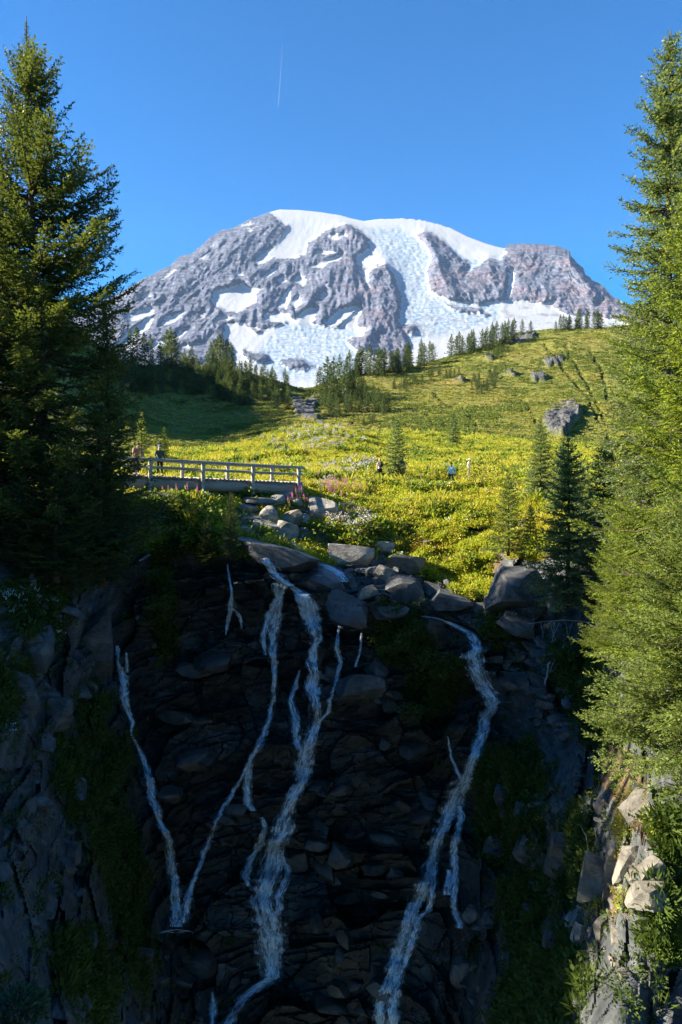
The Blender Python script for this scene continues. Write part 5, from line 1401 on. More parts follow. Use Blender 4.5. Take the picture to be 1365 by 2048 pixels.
def person(label, loc, face, pose, shirt, trousers, hair, hat=None, H=1.68, sleeves=True, long_shirt=False, pack=None, shoes=(0.05, 0.04, 0.035), group=None):
    """a standing figure facing local -Y; pose gives lean and limb targets in metres for a 1.7 m body"""
    e = empty('person', tuple(loc), face); s = H / 1.70; e.scale = (s, s, s)
    tag(e, label, 'person', group)
    ln = pose.get('lean', 0.0)                      # forward lean of the trunk, metres at the shoulder
    hip = np.array([0, pose.get('hipy', 0.0), 0.92]); sp = hip + (0, -ln * 0.45, 0.24); ch = hip + (0, -ln * 0.85, 0.44 - ln * 0.10)
    nk = hip + (0, -ln * 1.1, 0.585 - ln * 0.25); hd = nk + (0, -0.03 - ln * 0.15, 0.10); ht = hd + (0, -0.01, 0.12)
    sh = [ch + (-0.185, 0.0, 0.075), ch + (0.185, 0.0, 0.075)]
    el = [np.array(pose['elbow'][0]), np.array(pose['elbow'][1])]; wr = [np.array(pose['wrist'][0]), np.array(pose['wrist'][1])]
    hj = [hip + (-0.10, 0, -0.06), hip + (0.10, 0, -0.06)]
    kn = [np.array(pose['knee'][0]), np.array(pose['knee'][1])]; an = [np.array(pose['ankle'][0]), np.array(pose['ankle'][1])]
    V = [hip, sp, ch, nk, hd, ht]; E = [(0, 1), (1, 2), (2, 3), (3, 4), (4, 5)]
    rd = [(.135, .10), (.12, .095), (.135, .10), .055, .092, .078]
    for i in (0, 1):
        b = len(V); V += [sh[i], el[i], wr[i]]; rd += [.056, .041, .028]; E += [(2, b), (b, b + 1), (b + 1, b + 2)]
        f = unit(wr[i] - el[i]); palm = wr[i] + f * 0.075
        V.append(palm); rd.append(.030); E.append((b + 2, b + 3))
        sd = unit(np.cross(f, np.array([0, 1.0, 0.1])))
        for k, (o_, l_) in enumerate(((-0.030, .065), (-0.010, .078), (0.010, .074), (0.028, .058))):
            a = palm + sd * o_ + f * 0.02; V += [a + f * l_ * .5, a + f * l_ + np.array([0, -.012, 0])]; rd += [.0095, .008]
            E += [(b + 3, len(V) - 2), (len(V) - 2, len(V) - 1)]
        th = wr[i] + f * 0.035 - sd * 0.045; V += [th, th + f * 0.035 - sd * 0.012]; rd += [.011, .009]; E += [(b + 2, len(V) - 2), (len(V) - 2, len(V) - 1)]
    for i in (0, 1):
        b = len(V); toe = an[i] + np.array(pose.get('toe', [(0, -.16, -.05)] * 2)[i])
        V += [hj[i], kn[i], an[i], toe]; rd += [.085, .056, .040, .032]; E += [(0, b), (b, b + 1), (b + 1, b + 2), (b + 2, b + 3)]
    body = skin_obj('body', V, E, rd, M_SKIN, e)
    # clothes follow the same joints, a little wider
    a0 = [sh[i] + (el[i] - sh[i]) for i in (0, 1)]
    TV = [hip + (0, 0, -0.02 if not long_shirt else -0.16), sp, ch, nk - (0, 0, .045)]; TE = [(0, 1), (1, 2), (2, 3)]; TR = [(.165, .125) if long_shirt else (.152, .115), (.142, .112), (.158, .118), .075]
    if sleeves is not None:
        for i in (0, 1):
            b = len(TV); TV += [sh[i], el[i]]; TR += [.073, .056]; TE += [(2, b), (b, b + 1)]
            if sleeves: TV.append(wr[i] - unit(wr[i] - el[i]) * 0.02); TR.append(.043); TE.append((b + 1, b + 2))
    skin_obj('shirt', TV, TE, TR, shirt, e, 1)
    LV = [hip + (0, 0, 0.02)]; LE = []; LR = [(.150, .115)]
    for i in (0, 1):
        b = len(LV); LV += [hj[i], kn[i], an[i] + (kn[i] - an[i]) * 0.12]; LR += [.098, .072, .056]; LE += [(0, b), (b, b + 1), (b + 1, b + 2)]
    skin_obj('trousers', LV, LE, LR, trousers, e)
    ms = mat_cloth('boot_leather', shoes)
    for i in (0, 1):
        toe = an[i] + np.array(pose.get('toe', [(0, -.16, -.05)] * 2)[i])
        skin_obj('shoe', [an[i] + (0, 0.03, -0.045), an[i] + (0, 0, 0.05), toe], [(0, 1), (0, 2)], [.045, .048, .036], ms, e, 0, 2)
    # head: hair, cap, nose, eyes
    mh = mat_cloth('hair', hair)
    def blob(name, c, r, mat, cut=None):
        bm = bmesh.new(); bmesh.ops.create_icosphere(bm, subdivisions=2, radius=1)
        for v in bm.verts:
            v.co = Vector((v.co.x * r[0], v.co.y * r[1], v.co.z * r[2]))
            if cut is not None and v.co.z < cut: v.co.z = cut
            v.co += Vector(c)
        for f in bm.faces: f.smooth = True
        me = bpy.data.meshes.new(name); bm.to_mesh(me); bm.free(); me.materials.append(mat); return link(name, me, e)
    blob('hair', hd + (0, 0.035, 0.055), (.098, .098, .115), mh)
    blob('nose', hd + (0, -0.105, 0.025), (.014, .022, .022), M_SKIN)
    for sx in (-1, 1): blob('eye', hd + (sx * .033, -0.090, 0.052), (.011, .008, .007), mh)
    if hat is not None:
        c = blob('cap', hd + (0, 0.005, 0.105), (.112, .118, .095), hat, -0.012)
        bm = bmesh.new(); bmesh.ops.create_cone(bm, segments=16, cap_ends=True, radius1=0.085, radius2=0.08, depth=0.014)
        for v in bm.verts: v.co = Vector((v.co.x, v.co.y * 1.1 - 0.10, v.co.z - v.co.y * -0.0)) + Vector(hd + (0, 0, 0.098))
        me = bpy.data.meshes.new('peak'); bm.to_mesh(me); bm.free(); me.materials.append(hat); pk = link('peak', me, c)
    if pack is not None:
        k = empty('backpack', tuple(loc), face); k.scale = (s, s, s)
        tag(k, pack[0], 'backpack')
        bm = bmesh.new(); bmesh.ops.create_cube(bm, size=1)
        cc = ch + (0, 0.205, -0.06)
        for v in bm.verts: v.co = Vector((v.co.x * (.32 if v.co.z < 0 else .26), v.co.y * (.20 if v.co.z < 0 else .14), v.co.z * .48)) + Vector(cc)
        bmesh.ops.bevel(bm, geom=bm.edges[:], offset=0.055, segments=3, affect='EDGES')
        for f in bm.faces: f.smooth = True
        me = bpy.data.meshes.new('pack_bag'); bm.to_mesh(me); bm.free(); me.materials.append(pack[1]); link('pack_bag', me, k)
        bm = bmesh.new(); bmesh.ops.create_cube(bm, size=1)
        for v in bm.verts: v.co = Vector((v.co.x * .22, v.co.y * .07, v.co.z * .20)) + Vector(cc + (0, .115, -.10))
        bmesh.ops.bevel(bm, geom=bm.edges[:], offset=0.025, segments=2, affect='EDGES')
        me = bpy.data.meshes.new('front_pocket'); bm.to_mesh(me); bm.free(); me.materials.append(pack[2]); link('front_pocket', me, k)
        for sx in (-1, 1):
            path = [cc + (sx * .10, -.09, .22), ch + (sx * .115, 0.0, .150), ch + (sx * .125, -.118, .06), ch + (sx * .135, -.112, -.10), cc + (sx * .14, -.08, -.16)]
            V_, Q_, T_ = tube(np.array(path), 0.019, 6); link('shoulder_strap', make_mesh('shoulder_strap', V_, [Q_, T_], [pack[2]], True), k)
    return e

C = mat_cloth
black = C('black_cloth', (0.018, 0.018, 0.02)); dkgreen = C('dark_green_pack', (0.05, 0.075, 0.04)); strap = C('pack_strap', (0.03, 0.03, 0.03))
stand = dict(elbow=[(-.26, .02, 1.14), (.26, .02, 1.14)], wrist=[(-.25, -.08, .90), (.25, -.08, .90)], knee=[(-.10, -.02, .48), (.10, -.02, .48)], ankle=[(-.10, .02, .08), (.11, .0, .08)])
walk = dict(elbow=[(-.26, -.06, 1.15), (.27, .08, 1.14)], wrist=[(-.23, -.22, 1.0), (.26, .02, .90)], knee=[(-.10, -.14, .50), (.10, .02, .48)], ankle=[(-.10, -.18, .10), (.10, .24, .16)], toe=[(0, -.16, -.04), (0, -.10, -.12)])
def onto(px, py, trees=(B_MEADOW,)):
    q, n = hit(px, py, trees); return q
# the woman standing on the bridge, both hands on the near rail
ub = upx(320); zb_ = DECK + 0.045
rail_pose = dict(lean=.03, elbow=[(-.27, -.08, 1.12), (.27, -.08, 1.12)], wrist=[(-.17, -.33, .965), (.14, -.33, .965)], knee=[(-.10, -.03, .48), (.11, .0, .48)], ankle=[(-.13, .0, .08), (.14, .02, .08)])
fb = math.atan2(bdir[1], bdir[0])
person('woman in olive top and blue cap standing on the bridge, hands on the rail', bridge_pt(ub, 0.05, zb_), fb, rail_pose, C('olive_top', (0.075, 0.095, 0.06)), C('dark_leggings', (0.022, 0.024, 0.03)), (0.10, 0.055, 0.03), C('blue_cap', (0.10, 0.17, 0.33)), 1.62)
lean_pose = dict(lean=.34, hipy=.16, elbow=[(-.30, -.34, 1.02), (.28, -.34, 1.02)], wrist=[(-.10, -.44, .965), (.12, -.44, .965)], knee=[(-.11, .06, .48), (.11, .10, .48)], ankle=[(-.12, .14, .08), (.13, .18, .08)])
person('person in a plaid shirt with dark cap bent forward over the bridge rail', bridge_pt(upx(275), 0.14, zb_), fb + 0.15, lean_pose, C('plaid_shirt', (0.34, 0.20, 0.14)), C('dark_shorts', (0.05, 0.05, 0.06)), (0.06, 0.04, 0.03), C('brown_cap', (0.11, 0.08, 0.065)), 1.72)
q = onto(760, 962)
person('fair haired woman with green backpack and dark leggings walking along the path', q, R(200), walk, C('grey_tank_top', (0.32, 0.34, 0.38)), black, (0.42, 0.27, 0.13), None, 1.64, None, pack=('dark green backpack worn by the walking woman with fair hair', dkgreen, strap))
q = onto(804, 962)
person('man in a white shirt standing behind the single meadow fir with a big backpack', q, R(185), stand, C('white_shirt', (0.66, 0.66, 0.66)), C('khaki_shorts', (0.27, 0.22, 0.16)), (0.08, 0.05, 0.03), None, 1.72, False, pack=('olive and blue backpack on the man behind the single fir', C('olive_pack', (0.12, 0.14, 0.06)), C('blue_pocket', (0.10, 0.16, 0.34))))
q = onto(903, 972)
person('person in a pale blue jacket and dark cap walking toward the viewer', q, R(-12), walk, C('pale_blue_jacket', (0.42, 0.66, 0.74)), C('charcoal_trousers', (0.04, 0.045, 0.055)), (0.04, 0.03, 0.025), C('navy_cap', (0.05, 0.06, 0.10)), 1.66, True, True)
q = onto(938, 962)
person('person in a white shirt and pale sun hat further up the path', q, R(60), stand, C('white_top', (0.74, 0.75, 0.76)), C('grey_trousers', (0.20, 0.20, 0.22)), (0.10, 0.07, 0.05), C('pale_hat', (0.60, 0.58, 0.55)), 1.66)

# ================================================================== DEAD WOOD, STAKE, CONTRAIL
def wood(name, label, cat, paths, mat=M_BARKG):
    mb = MB()
    for pts, r0, r1 in paths:
        pts = np.array(pts, float); k = len(pts)
        s = np.linspace(0, k - 1, k * 4)
        pp = np.stack([np.interp(s, range(k), pts[:, j]) for j in range(3)], -1)
        pp = pp + RNG.normal(0, r0 * 0.35, pp.shape)
        mb.tube(pp, np.linspace(r0, r1, len(s)), 7)
    o = link(name, mb.mesh(name, [mat], True)); return tag(o, label, cat)
def at(px, py, dd=0.3):
    q, n = hit(px, py, (B_CLIFF,)); return P(px, py, q[1] - dd)
wood('dead_branch', 'long bleached dead branch slanting down across the shaded slabs', 'branch', [([at(1150,1270), at(1118,1300), at(1097,1330), at(1090,1370)], .05, .035), ([at(1118,1300), at(1108,1322), at(1100,1345)], .025, .01)])
wood('dead_branch', 'bleached dead branch beside the long one, steeper and thinner', 'branch', [([at(1130,1290), at(1118,1320), at(1108,1352)], .035, .02)])
wood('dead_branch', 'tangle of thin pale dead twigs under the dark fir on the right rim', 'branch', [([at(1056,1248, .8), at(1090,1243, .9), at(1130,1240, 1), at(1180,1245, 1.2)], .02, .02)] +
     [([at(x, 1244, .9), at(x + dx, 1258 + dy, .9), at(x + dx * 1.6, 1266 + dy, .9)], .014, .006) for x, dx, dy in [(1070,-8,4),(1082,4,12),(1090,-2,2),(1100,8,14),(1120,-10,8),(1132,6,18),(1145,-6,10),(1160,9,20),(1110,-4,20)]])
wood('dead_branch', 'crooked grey dead branch reaching right from the fir foot', 'branch', [([at(1182,1252, 1), at(1205,1262, 1), at(1222,1268, 1), at(1230,1290, 1)], .045, .015), ([at(1215,1266, 1), at(1225,1260, 1)], .02, .008)])
wood('dead_branch', 'thin bare twig curving over the large two-part boulder', 'branch', [([at(1130,1640, .6), at(1160,1650, .7), at(1172,1670, .7), at(1176,1690, .6)], .014, .007)])
s0 = at(66, 1168, .5)
wood('silver_stump', 'silver weathered root stump with torn top on the left bank', 'stump', [([at(66,1170,.5), at(64,1130,.6), at(70,1108,.6)], .11, .12), ([at(70,1110,.6), at(52,1088,.7), at(44,1078,.7)], .10, .03), ([at(70,1110,.6), at(76,1090,.7), at(80,1076,.7)], .09, .03), ([at(70,1110,.6), at(86,1098,.7), at(95,1092,.7)], .08, .03), ([at(68,1112,.6), at(60,1096,.7), at(58,1084,.7)], .07, .02)])
lg = P(705, 968, 47.5); 
for (xa, xb, ya, yb, lab) in [(702,735,974,968,'pale log edging the path right of the fireweed'), (730,757,967,961,'short pale log end to end with the path edging by the walking woman')]:
    qa = onto(xa, ya); qb = onto(xb, yb)
    if qa is not None and qb is not None:
        wood('edging_log', lab, 'log', [([qa + (0, 0, .10), (qa + qb) / 2 + (0, 0, .12), qb + (0, 0, .10)], .13, .12)])
q = onto(578, 948)
V, Q, T = tube([q, q + (0.01, 0, .35), q + (0.02, 0, .75)], [.035, .032, .03], 8)
tag(link('marker_stake', make_mesh('marker_stake', V, [Q, T], [mat_plain('orange_stake', (0.50, 0.12, 0.04))], True)), 'thin orange marker stake standing behind the right end of the bridge', 'stake')
cm_ = NT('contrail_ice', 1.0, 0.0); cm_.color((0.9, 0.92, 0.95))
ct = cm_.n('ShaderNodeBsdfTransparent'); cmx = cm_.n('ShaderNodeMixShader'); cm_.l(cm_.ramp(cm_.coord('Generated'), [(0, .5), (1, .5)]), cmx.inputs[0]) if False else None
cmx.inputs[0].default_value = 0.08
cm_.l(ct.outputs[0], cmx.inputs[1]); cm_.l(cm_.b.outputs[0], cmx.inputs[2]); cm_.l(cmx.outputs[0], cm_.out.inputs[0])
ca = P(557, 214, 14000.); cb = P(566, 85, 17500.)
V, Q, T = tube(ca + (cb - ca) * np.linspace(0, 1, 12)[:, None], np.linspace(4.5, 2.0, 12), 8)
tag(link('contrail', make_mesh('contrail', V, [Q, T], [cm_.m], True)), 'thin white aircraft trail high in the blue sky left of centre', 'contrail')
# ================================================================== PLANTS
SRC = bpy.data.collections.new('plant_sources')      # not linked to the scene: only instanced
def mat_herb(name, dark, light, trans, tf=0.4, var=0.5):
    m = NT(name, 0.6, 0.25)
    r = m.n('ShaderNodeObjectInfo').outputs['Random']
    f = m.math('ADD', m.math('MULTIPLY', r, var), m.math('MULTIPLY', m.attr('tint'), 1 - var))
    c = m.mix(f, dark, light); m.color(c); m.translucent(m.mix(f, tuple(x * .6 for x in trans), trans), tf)
    return m.m
H_GREEN = mat_herb('herb_leaves', (0.11, 0.155, 0.012), (0.35, 0.40, 0.03), (0.60, 0.66, 0.04))
H_YEL = mat_herb('yellowing_leaves', (0.20, 0.20, 0.016), (0.46, 0.42, 0.045), (0.68, 0.60, 0.05))
H_DARK = mat_herb('dark_heather', (0.045, 0.085, 0.010), (0.14, 0.19, 0.022), (0.26, 0.36, 0.025))
H_RUST = mat_herb('rusty_heather', (0.12, 0.06, 0.02), (0.26, 0.15, 0.035), (0.30, 0.17, 0.03))
H_PALE = mat_herb('pale_seed_heads', (0.30, 0.28, 0.20), (0.56, 0.52, 0.46), (0.4, 0.36, 0.28), 0.25)
H_LUP = mat_herb('lupine_petals', (0.36, 0.32, 0.42), (0.58, 0.54, 0.62), (0.4, 0.36, 0.45), 0.3)
H_PINK = mat_herb('fireweed_petals', (0.55, 0.10, 0.38), (0.75, 0.24, 0.56), (0.7, 0.15, 0.5), 0.35)
H_WHITE = mat_herb('white_petals', (0.60, 0.60, 0.56), (0.82, 0.82, 0.78), (0.5, 0.5, 0.45), 0.25)
H_YFL = mat_herb('yellow_petals', (0.60, 0.45, 0.03), (0.75, 0.60, 0.05), (0.6, 0.45, 0.03), 0.25)
H_MOSS = mat_herb('gorge_leaves', (0.022, 0.045, 0.006), (0.075, 0.11, 0.014), (0.09, 0.14, 0.015), 0.3)

def leaf_clump(seed, n, h, spread, lw, up, mats, flower=0, fl=0.05):
    """leaves on short arching stems; flowers are the second material"""
    g = np.random.default_rng(seed)
    V = []; F = []; mi = []; tint = []
    for k in range(n):
        a = g.uniform(0, 6.283); r = spread * math.sqrt(g.random()); z = h * (0.15 + 0.85 * g.random()) * (1 - 0.35 * (r / spread) ** 2)
        p = np.array([r * math.cos(a), r * math.sin(a), z])
        d = unit(np.array([math.cos(a) + g.normal(0, .5), math.sin(a) + g.normal(0, .5), up + g.normal(0, .4)]))
        l = lw[0] * g.uniform(.7, 1.3); w = unit(np.cross(d, g.normal(0, 1, 3))) * l * lw[1]
        b = len(V); V += [p, p + d * l * .5 + w, p + d * l, p + d * l * .5 - w]; F.append((b, b + 1, b + 2, b + 3)); mi.append(0); tint += [np.clip(z / h * .7 + g.normal(0, .2), 0, 1)] * 4
    for k in range(flower):
        a = g.uniform(0, 6.283); r = spread * math.sqrt(g.random()) * .9
        p = np.array([r * math.cos(a), r * math.sin(a), h * g.uniform(.9, 1.35)])
        for j in range(4):
            d = unit(g.normal(0, 1, 3)); w = unit(np.cross(d, g.normal(0, 1, 3))) * fl * .5
            c = p + g.normal(0, fl * .5, 3) * (1, 1, 1.8)
            b = len(V); V += [c - d * fl * .5, c + w, c + d * fl * .5, c - w]; F.append((b, b + 1, b + 2, b + 3)); mi.append(1); tint += [g.random()] * 4
    me = make_mesh('clump', np.array(V), np.array(F), mats, False, {'tint': np.array(tint)}, mi)
    o = bpy.data.objects.new('clump_%02d' % len(SRC.objects), me)
    return o

def scatter(name, pts, rot, scl, pick, protos):
    """one object of uncountable plants: instances on given points"""
    c = bpy.data.collections.new(name + '_sources')
    for k, o in enumerate(protos):
        o2 = o.copy(); o2.name = 'a%02d_%s' % (k, name); c.objects.link(o2)
    me = make_mesh(name, pts, [], None, False, {'scl': scl, 'pick': pick})
    a = me.attributes.new('rot', 'FLOAT_VECTOR', 'POINT'); a.data.foreach_set('vector', np.ascontiguousarray(rot, np.float32).ravel())
    o = link(name, me)
    ng = bpy.data.node_groups.new(name + '_nodes', 'GeometryNodeTree')
    ng.interface.new_socket('Geometry', in_out='INPUT', socket_type='NodeSocketGeometry'); ng.interface.new_socket('Geometry', in_out='OUTPUT', socket_type='NodeSocketGeometry')
    N = ng.nodes; L = ng.links
    gi = N.new('NodeGroupInput'); go = N.new('NodeGroupOutput'); ip = N.new('GeometryNodeInstanceOnPoints'); ci = N.new('GeometryNodeCollectionInfo')
    ci.inputs['Collection'].default_value = c; ci.inputs['Separate Children'].default_value = True; ci.inputs['Reset Children'].default_value = True
    def na(nm, ty):
        x = N.new('GeometryNodeInputNamedAttribute'); x.data_type = ty; x.inputs['Name'].default_value = nm; return x.outputs['Attribute']
    m2p = N.new('GeometryNodeMeshToPoints')
    L.new(gi.outputs[0], m2p.inputs['Mesh']); L.new(m2p.outputs[0], ip.inputs['Points']); L.new(ci.outputs[0], ip.inputs['Instance']); ip.inputs['Pick Instance'].default_value = True
    ri = N.new('FunctionNodeEulerToRotation')
    L.new(na('rot', 'FLOAT_VECTOR'), ri.inputs[0]); L.new(ri.outputs[0], ip.inputs['Rotation'])
    L.new(na('scl', 'FLOAT'), ip.inputs['Scale'])
    fi = N.new('FunctionNodeFloatToInt'); L.new(na('pick', 'FLOAT'), fi.inputs[0]); L.new(fi.outputs[0], ip.inputs['Instance Index'])
    L.new(ip.outputs[0], go.inputs[0])
    o.modifiers.new('scatter', 'NODES').node_group = ng
    return tag(o, kind='stuff')

# ---- the meadow
PR = [leaf_clump(1, 44, .42, .30, (.17, .22), .6, [H_GREEN]), leaf_clump(2, 40, .36, .34, (.14, .30), .3, [H_GREEN]), leaf_clump(3, 44, .40, .30, (.16, .22), .6, [H_YEL]),
      leaf_clump(4, 50, .30, .34, (.11, .25), .4, [H_DARK]), leaf_clump(5, 46, .28, .34, (.12, .22), .5, [H_RUST]), leaf_clump(6, 46, .46, .22, (.34, .06), 1.6, [H_YEL]),
      leaf_clump(7, 36, .40, .28, (.15, .2), .7, [H_GREEN, H_LUP], 9, .07), leaf_clump(8, 40, .34, .30, (.14, .2), .6, [H_GREEN, H_WHITE], 7, .045), leaf_clump(9, 40, .40, .32, (.13, .2), .5, [H_YEL, H_PALE], 16, .06),
      leaf_clump(10, 34, .36, .28, (.14, .2), .6, [H_GREEN, H_YFL], 6, .05)]
def field(pu, pv, polys, w=40):
    d = np.full(pu.shape, -999.)
    for q in polys: d = np.maximum(d, sdpoly(pu, pv, q))
    return smooth01(-w / 2, w / 2, d)
CLEAR = [[(280,952),(600,952),(600,1004),(470,1008),(400,1000),(280,1000)], [(470,1010),(620,1000),(690,1085),(700,1130),(760,1085),(800,1110),(870,1110),(860,1140),(780,1160),(690,1160),(640,1120),(470,1085)], [(945,1085),(1000,1085),(1010,1115),(985,1140),(950,1110)]]
def meadow_plants():
    n = 150000
    U = RNG.uniform(-500, 1850, n); D = np.exp(RNG.uniform(math.log(33), math.log(124), n))
    inframe = (U > 220) & (U < 1300)
    keep = inframe | (RNG.random(n) < 0.35)
    U, D = U[keep], D[keep]
    X = (U - 682.5) / F_PX * D / CP
    out = []
    for x, y in zip(X, D):
        h = B_MEADOW.ray_cast(Vector((x, y, 200)), Vector((0, 0, -1)))
        c = B_CLIFF.ray_cast(Vector((x, y, 200)), Vector((0, 0, -1))) if y < 46 else (None,)
        z = h[0].z if h[0] is not None else -99
        if c[0] is not None: z = max(z, c[0].z)
        out.append(z)
    Z = np.array(out)
    pts = np.stack([X, D, Z], -1); pts = pts[Z > -20]
    pu, pv = proj(pts)
    g1 = fbm(pts / 4.0, 3, 91); g2 = fbm(pts / 9.0, 3, 92); g3 = fbm(pts / 1.7, 2, 93)
    bad = field(pu, pv, CLEAR, 10) > RNG.random(len(pts)) * 1.1
    pth = np.zeros(len(pts))
    for line, w in PATHS: pth = np.maximum(pth, segdist(pu, pv + 1, line) < w * 0.95)
    # nothing grows on the steep gorge face
    gz = (pts[:, 2] < -4.6) & (pts[:, 1] < 36)
    keep = ~bad & (pth < .5) & ~gz
    pts, pu, pv, g1, g2, g3 = (a[keep] for a in (pts, pu, pv, g1, g2, g3))
    r = RNG.random(len(pts))
    pick = np.where(r < .34, 0, np.where(r < .62, 1, np.where(r < .88, 2, np.where(r < .95, 5, 9))))
    pick = np.where((g1 > .12) & (r < .6), 3, pick); pick = np.where((g1 < -.15) & (r < .5), 2, pick)
    pick = np.where((g2 + .4 * g3 > .24) & (r > .4), 4, pick)
    lup = field(pu, pv, [[(520,890),(600,845),(680,850),(720,880),(660,905),(560,910)], [(640,935),(740,925),(760,945),(660,955)]], 24)
    pick = np.where(RNG.random(len(pts)) < lup * .16, 6, pick)
    pale = field(pu, pv, [[(625,1020),(690,1010),(745,1040),(720,1080),(650,1075)], [(640,980),(660,965),(665,995)]], 20)
    pick = np.where(RNG.random(len(pts)) < pale * .22, 8, pick)
    pick = np.where((RNG.random(len(pts)) < .022) & (pts[:, 1] < 60), 7, pick)
    rust = field(pu, pv, [[(820,1090),(870,1080),(880,1105),(835,1120)], [(720,985),(760,980),(770,1000),(730,1004)]], 14)
    pick = np.where(RNG.random(len(pts)) < rust * .7, 4, pick)
    scl = 0.62 * RNG.uniform(.6, 1.4, len(pts)) * (1 + .5 * (g1 > .1)) * (0.85 + pts[:, 1] / 110.0)
    scl *= np.where(pts[:, 1] > 64, 0.75, 1.0) * np.where(pick == 3, 1.5, 1.0)
    rot = np.stack([RNG.normal(0, .12, len(pts)), RNG.normal(0, .12, len(pts)), RNG.uniform(0, 6.283, len(pts))], -1)
    scatter('meadow_plants', pts - (0, 0, .05), rot, scl, pick.astype(float), PR)
meadow_plants()

# ---- low growth on the far hillside
H_HILL = mat_herb('olive_hill_heather', (0.12, 0.14, 0.022), (0.32, 0.30, 0.05), (0.44, 0.42, 0.06), .3)
H_HILLD = mat_herb('dark_hill_heather', (0.07, 0.105, 0.02), (0.17, 0.20, 0.035), (0.26, 0.31, 0.04), .3)
HR = [leaf_clump(21, 60, .8, .9, (.5, .35), .2, [H_HILLD]), leaf_clump(22, 60, .6, 1.0, (.45, .35), .2, [H_HILL]), leaf_clump(23, 60, .6, 1.0, (.45, .35), .2, [H_HILL]), leaf_clump(24, 50, .5, .9, (.4, .35), .2, [H_RUST])]
def hill_plants():
    n = 40000
    U = RNG.uniform(150, 1450, n); D = np.exp(RNG.uniform(math.log(118), math.log(370), n))
    X = (U - 682.5) / F_PX * D / CP
    Z = np.array([(lambda h: h[0].z if h[0] is not None else -99)(B_HILL.ray_cast(Vector((x, y, 400)), Vector((0, 0, -1)))) for x, y in zip(X, D)])
    pts = np.stack([X, D, Z], -1)[Z > -60]
    pu, pv = proj(pts)
    br = np.full(len(pts), -9.)
    for b in BARES: br = np.maximum(br, sdpoly(pu, pv, b))
    pts = pts[br < 0]; 
    a = fbm(pts / 30., 3, 95) + .5 * fbm(pts / 7., 2, 96); b = fbm(pts / 22., 3, 97); r = RNG.random(len(pts))
    pick = np.where(a > .12, 0, np.where(r < .4, 1, 2)); pick = np.where((b > .3) & (r > .8), 3, pick)
    keep = (r < .45) | (a > .12)
    pts, pick = pts[keep], pick[keep]; m = len(pts)
    scatter('hillside_heather', pts - (0, 0, .15), np.stack([RNG.normal(0, .1, m), RNG.normal(0, .1, m), RNG.uniform(0, 6.28, m)], -1), RNG.uniform(.25, .7, m) * (.6 + pts[:, 1] / 400.), pick.astype(float), HR)
hill_plants()

# ---- leaves, moss and ferns of the gorge walls
GR = [leaf_clump(31, 46, .26, .26, (.11, .32), .4, [H_MOSS]), leaf_clump(32, 46, .20, .28, (.09, .30), .5, [H_MOSS]), leaf_clump(33, 40, .34, .2, (.24, .08), 1.2, [H_MOSS]), leaf_clump(34, 40, .26, .26, (.1, .3), .5, [H_MOSS, H_WHITE], 8, .035), leaf_clump(35, 40, .26, .26, (.1, .3), .5, [H_MOSS, H_YFL], 6, .03), leaf_clump(36, 44, .28, .25, (.12, .25), .6, [H_GREEN]), leaf_clump(37, 44, .28, .25, (.12, .2), .6, [H_YEL])]
WHITE = [[(20,1200),(95,1160),(120,1190),(60,1235),(10,1240)], [(88,1240),(130,1245),(130,1290),(95,1270)], [(760,1225),(790,1235),(780,1255)], [(840,1170),(856,1180),(850,1200)], [(990,1215),(1030,1225),(1020,1245)], [(0,1430),(30,1440),(20,1470)]]
YELL = [[(125,1510),(155,1500),(150,1570),(125,1560)], [(1000,1600),(1100,1600),(1090,1700),(1010,1720)], [(1130,1600),(1180,1590),(1180,1680)]]
LITV = [[(1235,1560),(1290,1600),(1270,1640),(1240,1660)], [(1235,1770),(1275,1780),(1260,1820),(1240,1815)], [(1240,1620),(1262,1640),(1240,1730),(1225,1700)], [(1180,1800),(1200,1820),(1190,1850),(1175,1840)], [(1270,1620),(1330,1620),(1330,1680),(1285,1660)]]
